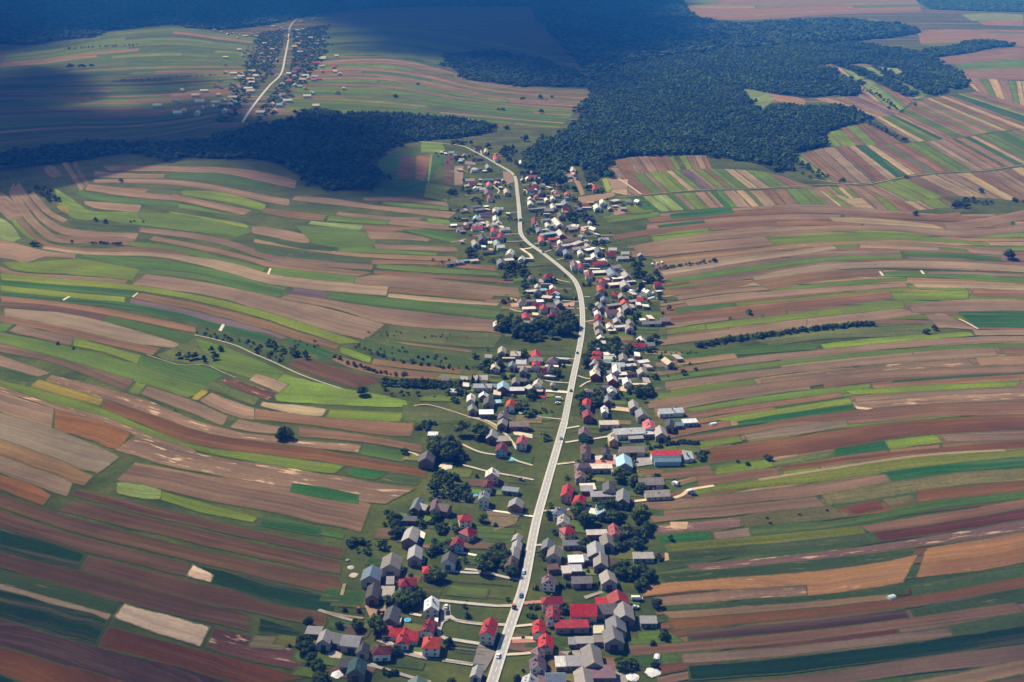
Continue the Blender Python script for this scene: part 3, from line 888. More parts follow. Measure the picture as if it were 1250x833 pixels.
yard(6.944, 360, 713, "800,480 880,540 890,590 770,540;270,600 340,570 400,600 390,640 300,630;590,660 700,690 690,720 600,700;1010,580 1110,590 1140,640 1000,610", (190,172,156), z=0.522)
yard(6.944, 400, 593, "780,380 830,410 815,460 770,440", (220,212,200), z=0.525)
yard(6.944, 640, 713, "590,345 670,345 680,420 570,430", (204,192,166), z=0.528)
yard(6.944, 640, 713, "500,110 650,65 670,80 520,135;300,580 400,575 470,560 480,620 380,620;760,750 850,760 880,840 770,840", (150,140,128), z=0.531)
yard(6.944, 680, 510, "640,340 790,335 810,400 680,420;1060,280 1140,290 1160,385 1050,370", (150,142,142), z=0.529)
yard(6.944, 680, 510, "310,330 500,320 500,360 320,365", (196,182,172), z=0.532)
yard(8.333, 500, 500, "290,590 340,540 445,550 430,610;1050,220 1250,260 1250,300 1060,260", (204,184,160), z=0.525)
yard(8.333, 690, 410, "460,720 640,740 650,780 470,760;540,520 640,530 620,575 560,565", (196,170,140), z=0.528)
yard(6.944, 540, 593, "370,215 660,250 620,330 440,390 400,300", (112,98,72), 'dirt', 0.5)
yard(6.944, 660, 593, "380,185 460,200 470,250 360,240;660,160 740,190 720,210 670,190", (216,204,190), z=0.531)
yard(10.417, 545, 250, "310,330 450,320 480,355 330,345;440,465 590,460 580,500 450,500", (206,196,180), z=0.528)
yard(10.417, 600, 330, "900,430 1060,410 1050,465 920,470;230,350 330,370 320,400 250,380;240,430 330,420 330,470 250,470", (172,140,118), 'dirt', 0.526)
yard(8.333, 560, 420, "790,485 890,490 880,560 790,550", (140,62,54), 'dirt', 0.53)
# bare ends and patches on the strips
yard(2.451, 740, 390, "745,262 800,268 780,272 750,270", (190,166,140), 'dirt', 0.55)
yard(2.451, 740, 590, "175,210 185,212 188,232 175,235;190,118 245,118 240,140 195,138", (176,146,116), 'dirt', 0.55)
yard(10.417, 640, 190, "180,545 290,540 330,600 240,615;640,540 1120,470 1160,500 1130,530 760,625;600,250 670,245 770,500 720,520;500,235 600,240 620,340 560,345;380,350 460,365 440,430 395,420", (138,114,92), 'dirt', 0.6)
yard(10.417, 640, 190, "1040,660 1190,630 1290,740 1160,770;1000,90 1050,85 1130,290 1070,305;1070,310 1180,290 1290,340 1290,420 1130,440", (140,116,98), 'dirt', 0.62)
yard(10.417, 640, 190, "990,310 1050,290 1110,440 1040,460", (130,140,52), 'dirt', 0.64)
yard(10.417, 540, 160, "770,520 860,525 920,650 790,700;280,385 420,400 430,440 290,430;150,470 270,455 260,680 160,700", (132,112,104), 'dirt', 0.6)
# white path ends of the strips
for k, ox, oy, s in ((3.788,0,190,"288,668 318,652 326,655 296,673"),(3.788,0,190,"610,655 635,636 640,639 616,658"),(3.788,0,380,"1010,90 1028,62 1040,66 1024,96"),
                     (3.788,310,190,"60,550 72,522 82,524 70,553"),(2.451,740,190,"815,348 822,348 832,361 824,361"),(2.451,740,190,"938,345 945,345 954,356 946,356")):
    yard(k, ox, oy, s, (196,188,172), z=0.56)

# ------------------------------------------------------------------ buildings
RC = {'g': (150,144,142), 'd': (84,82,86), 'b': (112,122,136), 'r': (176,34,40), 'o': (200,66,34), 'm': (120,30,40), 'k': (184,88,96),
      'p': (120,92,102), 'w': (222,220,220), 't': (44,84,80), 'l': (150,186,206), 'n': (112,78,66), 'x': (46,46,50), 'v': (120,150,136), 'q': (176,150,132), 'y': (216,200,190)}
RN = {'g': 'grey', 'd': 'dark grey', 'b': 'blue grey', 'r': 'red', 'o': 'orange red', 'm': 'dark red', 'k': 'pink', 'p': 'mauve', 'w': 'white',
      't': 'dark green', 'l': 'pale blue', 'n': 'brown', 'x': 'black', 'v': 'pale green', 'q': 'tan', 'y': 'off white'}
rngb = random.Random(21)
HWALL = [(214,206,192), (226,222,214), (196,188,178), (204,184,160), (190,176,168), (178,150,136), (220,214,196)]
BWALL = [(158,152,146), (150,140,130), (140,104,90), (176,168,160), (128,112,102)]
WALLC = {'B': (136,72,60), 'W': (226,224,220), 'G': (104,150,106), 'Y': (206,160,84), 'L': (150,176,206), 'P': (196,150,150)}
BUILDINGS = []
def gable_roof(mb, L, W, h, rise, ov=0.45, th=0.22):
    y0, y1, a = -L/2 - ov, L/2 + ov, W/2 + ov
    ez = h - rise * ov / (W/2)
    for s in (-1, 1):
        top = [(s*a, y0, ez+th), (0, y0, h+rise+th), (0, y1, h+rise+th), (s*a, y1, ez+th)]
        low = [(s*a, y0, ez), (0, y0, h+rise), (0, y1, h+rise), (s*a, y1, ez)]
        mb.add(top + low, [(0,1,2,3), (7,6,5,4), (0,4,5,1), (2,6,7,3), (3,7,4,0)])
def gable_wall(mb, L, W, h, rise):
    y0, y1, a = -L/2, L/2, W/2
    e = [(-a,y0,0),(a,y0,0),(a,y0,h),(0,y0,h+rise-0.02),(-a,y0,h)]
    f = [(x,y1,z) for x,_,z in e]
    mb.add(e + f, [(0,1,2,3,4), (9,8,7,6,5), (1,6,7,2), (0,4,9,5), (2,7,8,3), (4,3,8,9)])
def hip_roof(mb, L, W, h, rise, ridge, ov=0.5):
    a, b, r = W/2 + ov, L/2 + ov, max(ridge/2, 0.15)
    z0 = h - 0.15
    base = [(-a,-b,z0),(a,-b,z0),(a,b,z0),(-a,b,z0)]
    eave = [(x,y,z0+0.22) for x,y,_ in base]
    top = [(0,-r,h+rise),(0,r,h+rise)]
    mb.add(base + eave + top, [(3,2,1,0),(0,1,5,4),(1,2,6,5),(2,3,7,6),(3,0,4,7),(4,5,8),(5,6,9,8),(6,7,9),(7,4,8,9)])
def windows(o, L, W, h, typ, near, wing=None):
    """Windows of a house, one mesh each with a frame round dark glass."""
    floors = [1.0] if h < 4.2 else [0.95, 3.4]
    jobs = []
    nc = max(1, int(W / 3.2)); ns = max(1, int(L / 3.6))
    for z in floors:
        if z + 1.2 > h: continue
        for i in range(nc):
            jobs.append((-W/2 + W*(i+0.5)/nc, -L/2, z, 0)); jobs.append((-W/2 + W*(i+0.5)/nc, L/2, z, 2))
        for i in range(ns):
            jobs.append((-W/2, -L/2 + L*(i+0.5)/ns, z, 3)); jobs.append((W/2, -L/2 + L*(i+0.5)/ns, z, 1))
    if typ == 'G' and W > 6: jobs += [(-0.8, -L/2, h + 0.3, 0), (0.9, -L/2, h + 0.3, 0)]
    if not near: jobs = [j for j in jobs if j[3] in (0, 1)][:5]
    for x, y, z, side in jobs[:16]:
        w, hh, t = 0.6, 1.3, 0.07
        fr, gl = MB(), MB()
        d = 0.05
        # frame (four bars) and glass, in the wall's own plane
        def put(mb, a0, a1, z0, z1, p0, p1):
            if side == 0: mb.box(x+a0, x+a1, y-p1, y-p0, z0, z1)
            elif side == 2: mb.box(x+a0, x+a1, y+p0, y+p1, z0, z1)
            elif side == 1: mb.box(x+p0, x+p1, y+a0, y+a1, z0, z1)
            else: mb.box(x-p1, x-p0, y+a0, y+a1, z0, z1)
        put(gl, -w, w, z, z+hh, -0.02, 0.03)
        g = gl.build('window', M['glass'], o)
        if near:
            put(fr, -w-t, -w, z-t, z+hh+t, 0.0, d); put(fr, w, w+t, z-t, z+hh+t, 0.0, d)
            put(fr, -w, w, z+hh, z+hh+t, 0.0, d); put(fr, -w, w, z-t, z, 0.0, d); put(fr, -0.03, 0.03, z, z+hh, 0.03, d)
            fr.build('window_frame', M['wall'], g, lin(228,226,222))
def building(typ, a, b, W, h, code, wallc=None, wing_of=None):
    rise = {'G': 0.36*W, 'W': 0.36*W, 'H': 0.36*W, 'F': 0.5}[typ]
    if typ in 'GW' and W >= 9: rise = 0.32*W
    zr = h + rise if typ != 'F' else h + 0.25
    A, B = ground(*a, zr), ground(*b, zr)
    A.z = B.z = 0
    mid, d = (A + B) * 0.5, (B - A)
    ridge = d.length
    if ridge < 0.3: d = Vector((0.25, 1, 0)).normalized() * 0.3; ridge = 0.3
    L = ridge if typ in 'GWF' else ridge + W * 0.8
    if typ in 'GW': L = max(6.0, min(L, 60))
    if typ == 'F': L = max(3.5, L)
    rz = math.atan2(d.y, d.x) - math.pi/2
    pymean = (a[1] + b[1]) / 2
    near = pymean > 500
    housey = wing_of is None and (typ == 'H' or (typ == 'G' and code in 'rmpokwny' and W < 9.3) or (typ == 'G' and h >= 5 and W < 9))
    if typ == 'F': name, cat = ('shed', 'shed') if L < 11 else ('outbuilding', 'outbuilding')
    elif housey: name, cat = 'house', 'house'
    else: name, cat = 'barn', 'barn'
    if wing_of is None:
        o = empty(name, mid, rz)
        rec = dict(o=o, name=name, cat=cat, code=code, typ=typ, px=((a[0]+b[0])/2), py=pymean, L=L, W=W, h=h, loc=mid.copy())
        BUILDINGS.append(rec); o['category'] = cat
        par, mat = o, None
    else:
        par = wing_of['o']
        from mathutils import Matrix
        mat = (Matrix.Translation(par.location) @ Matrix.Rotation(par.rotation_euler.z, 4, 'Z')).inverted() @ (Matrix.Translation(mid) @ Matrix.Rotation(rz, 4, 'Z'))
        rec = wing_of
    c = RC[code]; j = rngb.uniform(0.78, 1.1)
    wm = rngb.uniform(-6, 6)
    rc = lin(max(0, min(255, c[0]*j + wm)), max(0, min(255, c[1]*j + wm*0.2)), max(0, min(255, c[2]*j - wm)))
    wc = lin(*(WALLC[wallc] if wallc else rngb.choice(HWALL if housey else BWALL)))
    wall, roof = MB(), MB()
    if typ in 'GW':
        gable_wall(wall, L, W, h, rise); gable_roof(roof, L, W, h, rise)
    elif typ == 'H':
        wall.box(-W/2, W/2, -L/2, L/2, 0, h - 0.16); hip_roof(roof, L, W, h, rise, ridge)
    else:
        wall.box(-W/2, W/2, -L/2, L/2, 0, h - 0.25)
        o_ = 0.35
        za, zb = h - 0.24, h + 0.35      # shed roof falling across its width
        v = [(-W/2-o_,-L/2-o_,zb),(W/2+o_,-L/2-o_,za),(W/2+o_,L/2+o_,za),(-W/2-o_,L/2+o_,zb)]
        roof.add(v + [(x,y,z+0.2) for x,y,z in v], [(3,2,1,0),(4,5,6,7),(0,1,5,4),(1,2,6,5),(2,3,7,6),(3,0,4,7)])
        wall.add([(-W/2,-L/2,h-0.3),(-W/2,L/2,h-0.3),(-W/2,L/2,zb-0.02),(-W/2,-L/2,zb-0.02)], [(0,1,2,3)])
        wall.add([(-W/2,-L/2,h-0.3),(W/2,-L/2,h-0.3),(-W/2,-L/2,zb-0.02)], [(0,1,2)])
        wall.add([(-W/2,L/2,h-0.3),(-W/2,L/2,zb-0.02),(W/2,L/2,h-0.3)], [(0,1,2)])
    wo_ = wall.build('wall', M['wall'], par, wc)
    ro_ = roof.build('roof', M['tin'] if code in 'rmowlkt' else M['roof'], par, rc)
    if mat is not None:
        for q in (wo_, ro_): q.matrix_local = mat
        return rec
    if pymean > 250:
        if housey:
            ch = MB(); x, y = rngb.choice((-1,1))*W*0.14, rngb.uniform(-0.3, 0.3)*L*0.5
            ch.box(x-0.35, x+0.35, y-0.35, y+0.35, h + rise*0.45, h + rise + 1.0)
            ch.box(x-0.42, x+0.42, y-0.42, y+0.42, h + rise + 1.003, h + rise + 1.15)
            ch.build('chimney', M['brickwork'], par, lin(128,96,86))
            windows(par, L, W, h, typ, near)
            if typ == 'G' and near:
                for sx, yy in ((-1, L*0.18), (-1, -L*0.2), (1, L*0.05)):
                    t = 0.5; nx, nz = rise, W/2; q = math.hypot(nx, nz); nx, nz = nx/q, nz/q
                    cx, cz = sx*W*0.25, h + rise*0.5 + 0.24
                    ux, uz = nz*0.6, -nx*0.6
                    lift = 0.05
                    p4 = [(cx + sx*(e*ux + nx*lift), yy + f_, cz + e*uz + nz*lift) for e, f_ in ((-1,-.4),(1,-.4),(1,.4),(-1,.4))]
                    link('skylight', mesh('skylight', p4, [(0,1,2,3)]), par, M['glass'])
            dr = MB(); dr.box(W/2-0.02, W/2+0.06, -0.5+L*0.12, 0.5+L*0.12, 0, 2.1)
            dr.build('door', M['wood'], par, lin(*rngb.choice([(96,66,48),(70,50,40),(200,196,190)])))
        elif name == 'barn':
            dr = MB(); dr.box(-W*0.2, W*0.2, -L/2-0.07, -L/2+0.02, 0, min(h-0.4, 3.6)); dr.build('barn_door', M['wood'], par, lin(*rngb.choice([(92,70,56),(70,60,54),(110,100,92)])))
            dr = MB(); dr.box(W/2-0.02, W/2+0.06, -L*0.1, L*0.1+1.5, 0, min(h-0.6, 3.2)); dr.build('barn_door', M['wood'], par, lin(84,66,54))
        else:
            dr = MB(); dr.box(W/2-0.02, W/2+0.06, -1.1, 1.1, 0, min(h-0.8, 2.3)); dr.build('door', M['wood'], par, lin(98,82,70))
            if near:
                for t in (-0.32, 0.32):
                    wn_ = MB(); wn_.box(W/2-0.02, W/2+0.05, t*L-0.6, t*L+0.6, 1.0, 1.9); wn_.build('window', M['glass'], par)
    return rec
def B(k, ox, oy, text):
    last = None
    for ln in text.strip().split('\n'):
        p = ln.split()
        a, b = parse(p[1], k, ox, oy)[0], parse(p[2], k, ox, oy)[0]
        if p[0] == 'W': building('W', a, b, float(p[3]), float(p[4]), p[5], None, last)
        else: last = building(p[0], a, b, float(p[3]), float(p[4]), p[5], p[6] if len(p) > 6 else None)
B(6.944, 360, 713, """
G 650,92 672,-10 7 4.5 d
F 728,60 838,60 9 3 g
G 800,290 835,182 7.5 4 d
F 742,390 822,388 9 3 r W
G 905,480 935,370 6.5 3.6 r W
W 940,395 1045,402 8 3.2 r
W 832,375 915,378 7 3.2 r
G 1155,188 1160,105 7.5 5 w
G 1112,378 1150,290 6.5 3.8 m
W 1120,318 1172,326 6 3.8 m
H 1155,470 1160,445 8.6 5 o W
H 708,528 762,526 7 4.5 m W
F 100,388 225,395 6 3 g
G 236,470 265,385 6.5 4.8 g
G 297,408 402,430 8 3.5 g
G 408,435 556,452 9 4.5 g
G 566,560 582,490 6 4 d
G 508,722 535,622 8.5 4.5 t
F 385,665 472,665 7 3.2 x
G 1030,845 1042,782 9 4 v
""")
B(6.944, 500, 713, """
G 650,400 690,285 7.2 6 r
G 556,765 580,690 5 3.5 g
""")
B(6.944, 640, 713, """
H 190,112 285,108 6.5 5 r
G 240,272 245,180 7 4.2 m W
G 124,392 126,300 6.3 4.2 r
G 182,508 184,422 7.4 4.2 r
H 112,548 124,540 5 4 p
G 118,690 110,606 7.5 4.6 p
G 40,815 52,770 7.5 4.6 w
G 182,762 345,760 9 4 b W
G 392,172 610,172 11.5 4.4 r
F 608,142 700,142 6 3.4 r
G 806,132 786,50 11 4.5 r
G 616,170 778,164 10 3.5 g
G 856,262 836,152 10 4.5 g
F 260,340 542,334 6.5 3.6 r
G 785,362 770,266 10 4 g
G 765,458 746,356 10 4.5 g
F 430,475 583,472 5 3 g
F 588,462 688,460 5 3 g
F 385,482 425,482 5 3 g
G 592,664 560,508 9.5 4.5 g
F 535,742 765,740 9.5 4.2 p
G 518,835 494,702 8.5 4.5 g
F 265,656 342,654 7.5 3.4 w
F 346,652 488,650 7.5 3.4 g
F 122,802 172,800 7 3 p
F 985,302 1120,302 6 3 g
""")
B(6.944, 400, 593, """
G 734,184 775,98 6 4.5 b
W 792,150 842,165 6 3.4 g
G 906,190 926,106 6 4.6 p
W 945,150 1030,168 7.5 4 p
F 650,276 752,280 5 3 d
G 686,440 722,346 9 4.6 g
G 734,588 746,502 8 4.5 g
G 526,666 548,568 11 5 g
G 358,762 382,674 10.5 5 b
F 500,802 560,800 7 3 g
H 655,788 705,784 7.6 5 r W
H 848,682 888,680 7 5 r
H 1152,246 1172,244 7.5 5 r W
H 1182,362 1200,352 8 4.6 r
G 1092,482 1104,432 7.5 4.6 m L
G 1018,622 1034,560 8 4.8 d W
""")
B(6.944, 540, 593, """
G 348,92 356,44 6.5 6 b
F 510,22 645,36 5 3 b
G 616,152 630,100 9.2 4 g
G 622,450 642,405 5 4 g
G 624,520 636,462 5.4 4.4 g
G 600,592 610,516 6.4 4.6 g
G 578,662 590,596 6.8 4.6 n
F 398,545 442,545 4.5 3 p
""")
B(6.944, 660, 593, """
G 216,62 232,-15 7 5 r P
H 322,112 336,80 7.4 4.6 r
H 158,200 166,180 7 4.6 b
G 190,302 196,242 7.2 5 g
H 218,350 236,346 7.4 5 r
F 188,486 325,482 5 3.4 b
G 52,514 66,446 6.5 4 b
G 112,572 124,506 8 4.8 g
F 236,620 360,616 7 3.6 w
F 360,606 436,604 6 3.4 g
G 512,652 506,560 8 4.5 g
G 474,566 464,470 9.6 4.8 g
G 572,480 556,404 8 4 g
G 632,402 616,320 6 4 k
F 390,396 562,392 5 3.4 y
G 540,214 530,134 9.5 4 l
F 426,72 640,66 6.5 3.5 g
F 340,22 440,22 7 3.5 g
G 694,112 702,22 8.4 4.5 g
G 888,44 1088,34 7.6 3 y
F 785,592 955,590 6 3 g
F 62,690 150,682 5 3.2 n
F 182,712 250,708 7 3.6 y
F 250,698 345,696 6 3.4 w
G 266,772 430,768 6.5 3.6 g
G 66,798 72,752 7.5 5 p W
G 585,790 562,714 8.6 4.5 g
""")
B(8.333, 500, 500, """
G 162,494 186,420 10.5 5 d
F 190,245 285,246 5 3 w
G 836,645 842,592 8.6 5.6 w P
G 780,770 800,712 6.5 4 m
G 928,392 942,330 7.8 4.6 m L
F 880,300 1010,290 8 3.6 g
G 832,262 842,202 7.5 4.5 g
G 1134,324 1152,262 7.2 4.6 k
""")
B(8.333, 560, 420, """
G 438,72 442,22 7 4.2 g
G 788,106 782,56 7.6 4.4 r
H 955,144 962,128 8.8 4.2 p
G 784,202 786,166 6.4 4.4 r W
G 540,214 546,174 5.4 4.6 b
G 654,266 664,226 6 4.6 g
G 830,272 882,242 7.2 4.2 m
G 918,270 936,206 5.8 4.2 d
G 578,384 580,336 6 4.2 g
F 610,366 690,366 6 3.2 d
G 790,402 812,356 7 5 y W
F 688,452 742,422 5 3.4 w
F 500,458 664,456 6.4 3.4 w B
G 448,432 452,376 9 4.4 l B
F 340,426 400,426 6 3.4 b
G 150,406 336,406 6 4 w
G 954,412 956,388 3.4 4 g
G 122,562 126,502 6.2 4.2 w
G 140,656 136,612 6.4 4.2 g
G 298,592 310,530 8.2 4.4 d
F 368,586 428,582 5 3 l
G 520,612 532,560 6.8 5 o
F 210,692 350,690 7.6 4 w
G 450,732 460,680 7.6 4.4 p
G 438,802 452,756 7.2 4.6 g
G 520,788 710,788 7 4 q
""")
B(6.944, 680, 510, """
F 360,42 520,40 6.4 4 y
G 224,122 230,72 7.2 5.2 p G
G 480,96 738,82 8 4.6 w
G 794,76 776,12 9 4.6 k
F 736,126 850,122 5 4 w
G 888,128 870,66 8.6 4.6 g
G 956,58 956,10 6.4 4.6 d
F 1008,56 1060,52 5 3 b
F 1066,30 1185,22 6 3.6 w L
G 482,178 466,128 6.4 4.8 y Y
F 606,166 728,160 5 3 g
G 246,288 240,218 6.8 5 n
G 416,292 416,252 5 4 x
G 530,248 735,240 7.6 4 q
H 192,384 240,378 7 5 p
G 200,494 196,450 6.8 4.6 p
F 286,412 464,410 5.6 4 y
G 576,384 562,306 10.5 5 l
F 460,442 544,440 6 3.2 g
G 1070,308 1140,300 7 3.2 w
G 690,512 895,506 8.6 3.6 g
F 200,586 320,580 8 3.6 y
G 442,602 440,532 8 4.4 d
""")
# the factory: long red roof, pale lower roof and blue white wall towards the village
fac = building('F', (680+800/6.944, 510+300/6.944), (680+1050/6.944, 510+296/6.944), 6.5, 5.4, 'r', 'W')
building('W', (680+826/6.944, 510+345/6.944), (680+1045/6.944, 510+342/6.944), 4.5, 3.6, 'l', 'L', fac)
B(8.333, 690, 410, """
F 346,66 420,64 6 3.4 w
H 305,152 345,154 6.4 4 r
H 288,206 332,206 6 4 k
G 288,278 300,240 6.8 4.2 g
F 406,262 480,262 6 4 v
G 592,232 586,176 7 4.2 g
F 640,246 690,240 3.4 3 w
G 526,350 516,292 6.4 4.2 w
G 308,380 300,332 8 4.6 y B
F 430,370 510,362 5 3.4 g
G 484,436 466,386 7.4 4.6 y B
F 546,386 624,382 5 3.4 y
F 626,380 744,378 4 3 x
G 790,362 772,322 7.6 4.2 g
G 638,462 622,422 6.8 4.4 w
F 380,512 468,522 4 3 d
G 484,556 468,512 7 4.2 w
H 228,536 252,536 5.6 3.8 g
G 438,652 428,602 6.2 4.2 b
G 404,764 398,712 5 4 w
G 214,690 222,632 6.4 5 r W
G 236,802 222,748 7.6 4.6 m B
G 706,714 688,648 7.2 4.6 g
G 794,792 768,732 8.6 4.6 g
G 950,746 1192,732 7 3.8 w
""")
B(10.417, 600, 330, """
G 684,84 712,34 7 4.4 r
W 690,45 770,40 6 4 r
G 504,98 506,60 5.4 4 p
G 588,206 584,172 6 4.2 y
G 576,272 596,242 7 4.4 d
F 610,246 700,242 6 3.6 l
G 782,216 772,182 6 4.2 y
G 800,282 828,262 7 4.4 w
F 820,342 862,340 5 3 l
F 646,332 764,344 7 3.6 y
G 870,412 852,372 7 4.6 b
G 384,394 372,360 6.8 4.4 p W
F 440,386 550,384 5 4 p
F 396,482 556,476 5.4 3.6 y
G 668,478 660,432 7.6 4.4 r
G 442,592 432,532 7.6 3.8 r
H 750,556 806,556 6 4.2 r
F 666,622 730,624 5 3.6 m
F 486,622 656,624 5.4 3.2 g
""")
B(10.417, 700, 330, """
G 202,54 192,4 7.6 4.8 m W
F 250,18 430,10 6 3.6 y
G 522,52 510,6 9.4 4.4 b
G 692,62 664,22 8.6 4.4 g
F 496,100 670,88 5 3.8 w
F 672,112 745,108 5 3.4 g
G 672,182 640,122 10.5 4.4 g
F 450,178 620,162 7 3.6 y
G 362,142 370,96 7.4 4.6 r
H 330,188 352,186 5.4 4.2 r
G 356,238 346,192 7.4 4.6 o
G 318,304 340,270 8 4.8 d
G 392,368 386,326 7 4.6 b
H 740,240 756,238 4 3.4 w
G 624,328 610,282 7.6 4.2 g
G 654,404 640,366 7 4.4 o
G 696,476 670,422 8 4.6 g
F 430,446 610,424 4.4 3.4 g
G 804,350 888,350 6.4 3.6 o
F 715,396 800,380 4 3 g
G 362,464 350,422 7 4.6 b
H 282,478 302,476 5.6 4.2 p
G 312,548 302,506 6 4.4 w
G 412,512 568,502 8 3.8 p
G 604,522 590,476 6 4.2 y
G 612,578 596,532 6.4 4.4 g
G 308,618 320,566 6.8 4.6 r
G 326,694 310,646 8 5 g
G 562,642 546,596 7 4.4 g
G 728,666 710,620 6.8 4.4 g
F 526,716 670,706 4.6 3.4 w
G 718,728 702,690 6.8 4.4 g
G 466,712 456,666 6 4.2 y
F 440,756 530,750 5.4 3.4 y
G 332,794 320,746 6.8 4.8 g
G 872,652 1110,644 5.2 3 g
F 845,626 915,622 4 2.8 w
""")
B(10.417, 620, 250, """
G 346,228 336,150 8.4 4.4 m
G 370,254 366,216 6 4 b
F 430,192 540,184 7 3.6 b
G 664,242 596,162 9.4 4.4 w
G 518,258 496,222 6 4 w
F 550,254 640,256 8 3.6 g
G 402,332 388,296 6.8 4.2 b
F 450,372 620,352 6 3.8 l
G 694,372 652,312 8.6 4.4 w B
G 764,290 868,276 7 4 w B
F 870,262 910,266 4 3 w
G 430,452 416,386 6.8 4 k
F 520,440 614,432 6 3.6 r
F 612,416 650,412 5 3.4 g
G 668,478 656,446 6 4 w
G 702,442 918,406 7.6 4 q
G 960,402 932,372 7.6 4.2 b
F 690,520 808,502 6 3.6 w
F 812,506 930,462 7 3.8 y
G 816,548 990,520 6 3.8 y
G 1016,526 1006,486 6 4.2 w
F 986,576 1108,548 6 3.6 w
G 1164,592 1142,532 8.4 4.2 b
G 930,612 916,572 6.4 4.2 w
G 1106,658 1090,612 7 4.2 w
G 640,572 660,522 8 4.4 d
F 590,532 640,528 4.4 3.4 k
G 752,612 736,562 7.6 4.4 b
F 970,690 1085,682 6 3.6 y
G 1072,735 1228,706 6.6 4 o
G 1238,710 1222,680 6 4.2 w
G 852,768 832,702 7.6 4.6 p
G 934,792 926,732 6.8 4.6 m
G 1045,230 1040,205 5 4 w
""")
B(10.417, 720, 270, """
G 346,452 490,446 6 3.4 w
G 296,664 258,592 10 4.4 b
F 40,650 214,640 6 3.6 w
G 482,694 442,632 8.4 4.4 g
""")
B(10.417, 545, 250, """
F 360,70 480,50 7 3.8 b
F 320,28 440,14 7 3.8 b
G 622,78 622,32 7.6 4.4 w
G 422,106 570,96 7 4 p
G 630,184 622,132 7.6 4.6 w
G 366,168 376,132 6.6 4 l
F 396,192 462,186 6 3.4 b
G 172,266 254,262 7 4 k
G 322,276 454,270 7.4 4 k W
F 250,232 330,226 6 3.6 b
F 170,335 240,330 5 3.4 b
G 542,268 540,226 6 4.4 y
G 602,328 596,282 7.2 5 r W
G 692,402 690,346 8 4.6 r
G 456,432 446,366 8.6 4.6 d
F 482,412 548,420 6 3.6 d
F 562,426 658,412 4 3.4 r
G 378,492 352,442 7.6 4.2 g L
G 652,492 632,442 7.6 4.4 l
G 642,515 734,510 7 3.8 w
G 800,612 820,562 8.6 6 w W
W 752,610 868,604 6 5 l
G 702,732 690,682 9.6 4.6 b
F 740,702 850,690 7 4 y
F 856,742 930,732 5 3.4 b
F 456,602 590,596 5 3.4 x
F 220,708 296,702 4 2.8 l
""")
B(10.417, 540, 160, """
G 402,196 490,188 8 4.4 m
G 552,262 556,218 7 4.4 y
G 692,348 672,292 8 4.6 r W
F 415,335 480,328 7 3.8 b
G 152,302 240,300 7 4 b
F 200,380 255,378 6 3.6 l
G 350,468 344,436 6 4 b
F 385,478 432,474 5 3.6 w
F 448,482 495,474 5 3.6 b
G 590,460 572,416 8.6 4.6 b
G 292,608 410,606 8 4 w
G 332,646 420,640 8 4 r
G 522,604 648,602 7 4 b
G 596,684 590,642 8 4.4 k W
G 580,778 566,734 8 4.4 p
G 610,848 600,806 8 4.4 r
G 822,772 808,726 7.6 4.6 y
F 946,402 980,396 7 3.6 b
G 1004,405 996,368 6 4 w
G 1012,548 1078,542 8 4.2 d
H 1128,505 1150,500 7.6 4.2 k
G 1092,564 1200,560 8 4.2 k
F 1130,605 1190,602 7 3.6 w
G 1072,734 1168,730 8 4.2 p
G 1100,790 1160,788 7 4 b
""")
B(10.417, 640, 190, """
H 482,182 500,180 7.6 4.4 p
G 622,186 612,132 8.4 4.8 y
G 182,382 248,376 7 4 b
G 212,472 206,426 7.6 4.4 d
G 408,472 400,440 6.8 4.4 k
G 540,488 538,462 6 4 k
F 520,536 566,530 6 3.6 g
G 900,422 890,366 7 4.4 r
F 822,366 866,364 6 3.4 w
G 366,542 356,512 6 4 w
G 534,608 508,562 10 4.4 b
F 400,622 490,620 8 4 w
G 376,656 356,606 7 4.4 w
G 482,656 580,650 8 4.4 m
F 510,716 590,706 7 3.6 k
G 82,606 72,570 7.6 4.4 w
F 60,682 270,660 6 3.8 b
G 470,760 456,712 8.4 4.4 d
G 940,655 916,612 9.4 4.6 w W
G 1004,592 990,552 8.4 4.6 w W
F 1112,578 1200,560 8 4 w
F 690,690 720,660 6 3.4 b
""")

# small sheds and lean-tos that crowd the farmyards, then garden plots behind them
rngs = random.Random(31)
def village_spot(lo, hi, spread, r0):
    for _ in range(60):
        q = rngs.choice(BUILDINGS)
        if not lo < q['py'] < hi: continue
        p = q['loc'] + Vector((rngs.uniform(-spread, spread), rngs.uniform(-spread, spread), 0))
        if all((p - b['loc']).length > r0 + 0.5*max(b['L'], b['W']) for b in BUILDINGS): return p, q
    return None
RG = [ground(*p) for p in smooth_line(ROAD, 200)]
def clear_of_road(p, d): return min((p - g).length for g in RG) > d
def to_px(p):
    v = p - Vector((0, 0, CAM_H))
    dz = v.y*CP - v.z*SP
    return CW/2 + FPX*v.x/dz, CH/2 + FPX*(-(v.z*CP + v.y*SP))/dz
for i in range(210):
    got = village_spot(165, 470, 19, 4)
    if not got or not clear_of_road(got[0], 12): continue
    p, q = got
    a = q['o'].rotation_euler.z + rngs.choice((0, math.pi/2)) + math.pi/2
    L = rngs.uniform(6, 13); d = Vector((math.cos(a), math.sin(a), 0))*L/2
    if rngs.random() < 0.55: building('F', to_px(p - d + Vector((0,0,3.2))), to_px(p + d + Vector((0,0,3.2))), rngs.uniform(4, 6.5), 3.0, rngs.choice('wyygwwgyqw'))
    else: building('G', to_px(p - d + Vector((0,0,6))), to_px(p + d + Vector((0,0,6))), rngs.uniform(5.5, 7.5), rngs.uniform(3.4, 4.4), rngs.choice('gwwyygpgwqwrg'))
n_plot = 0
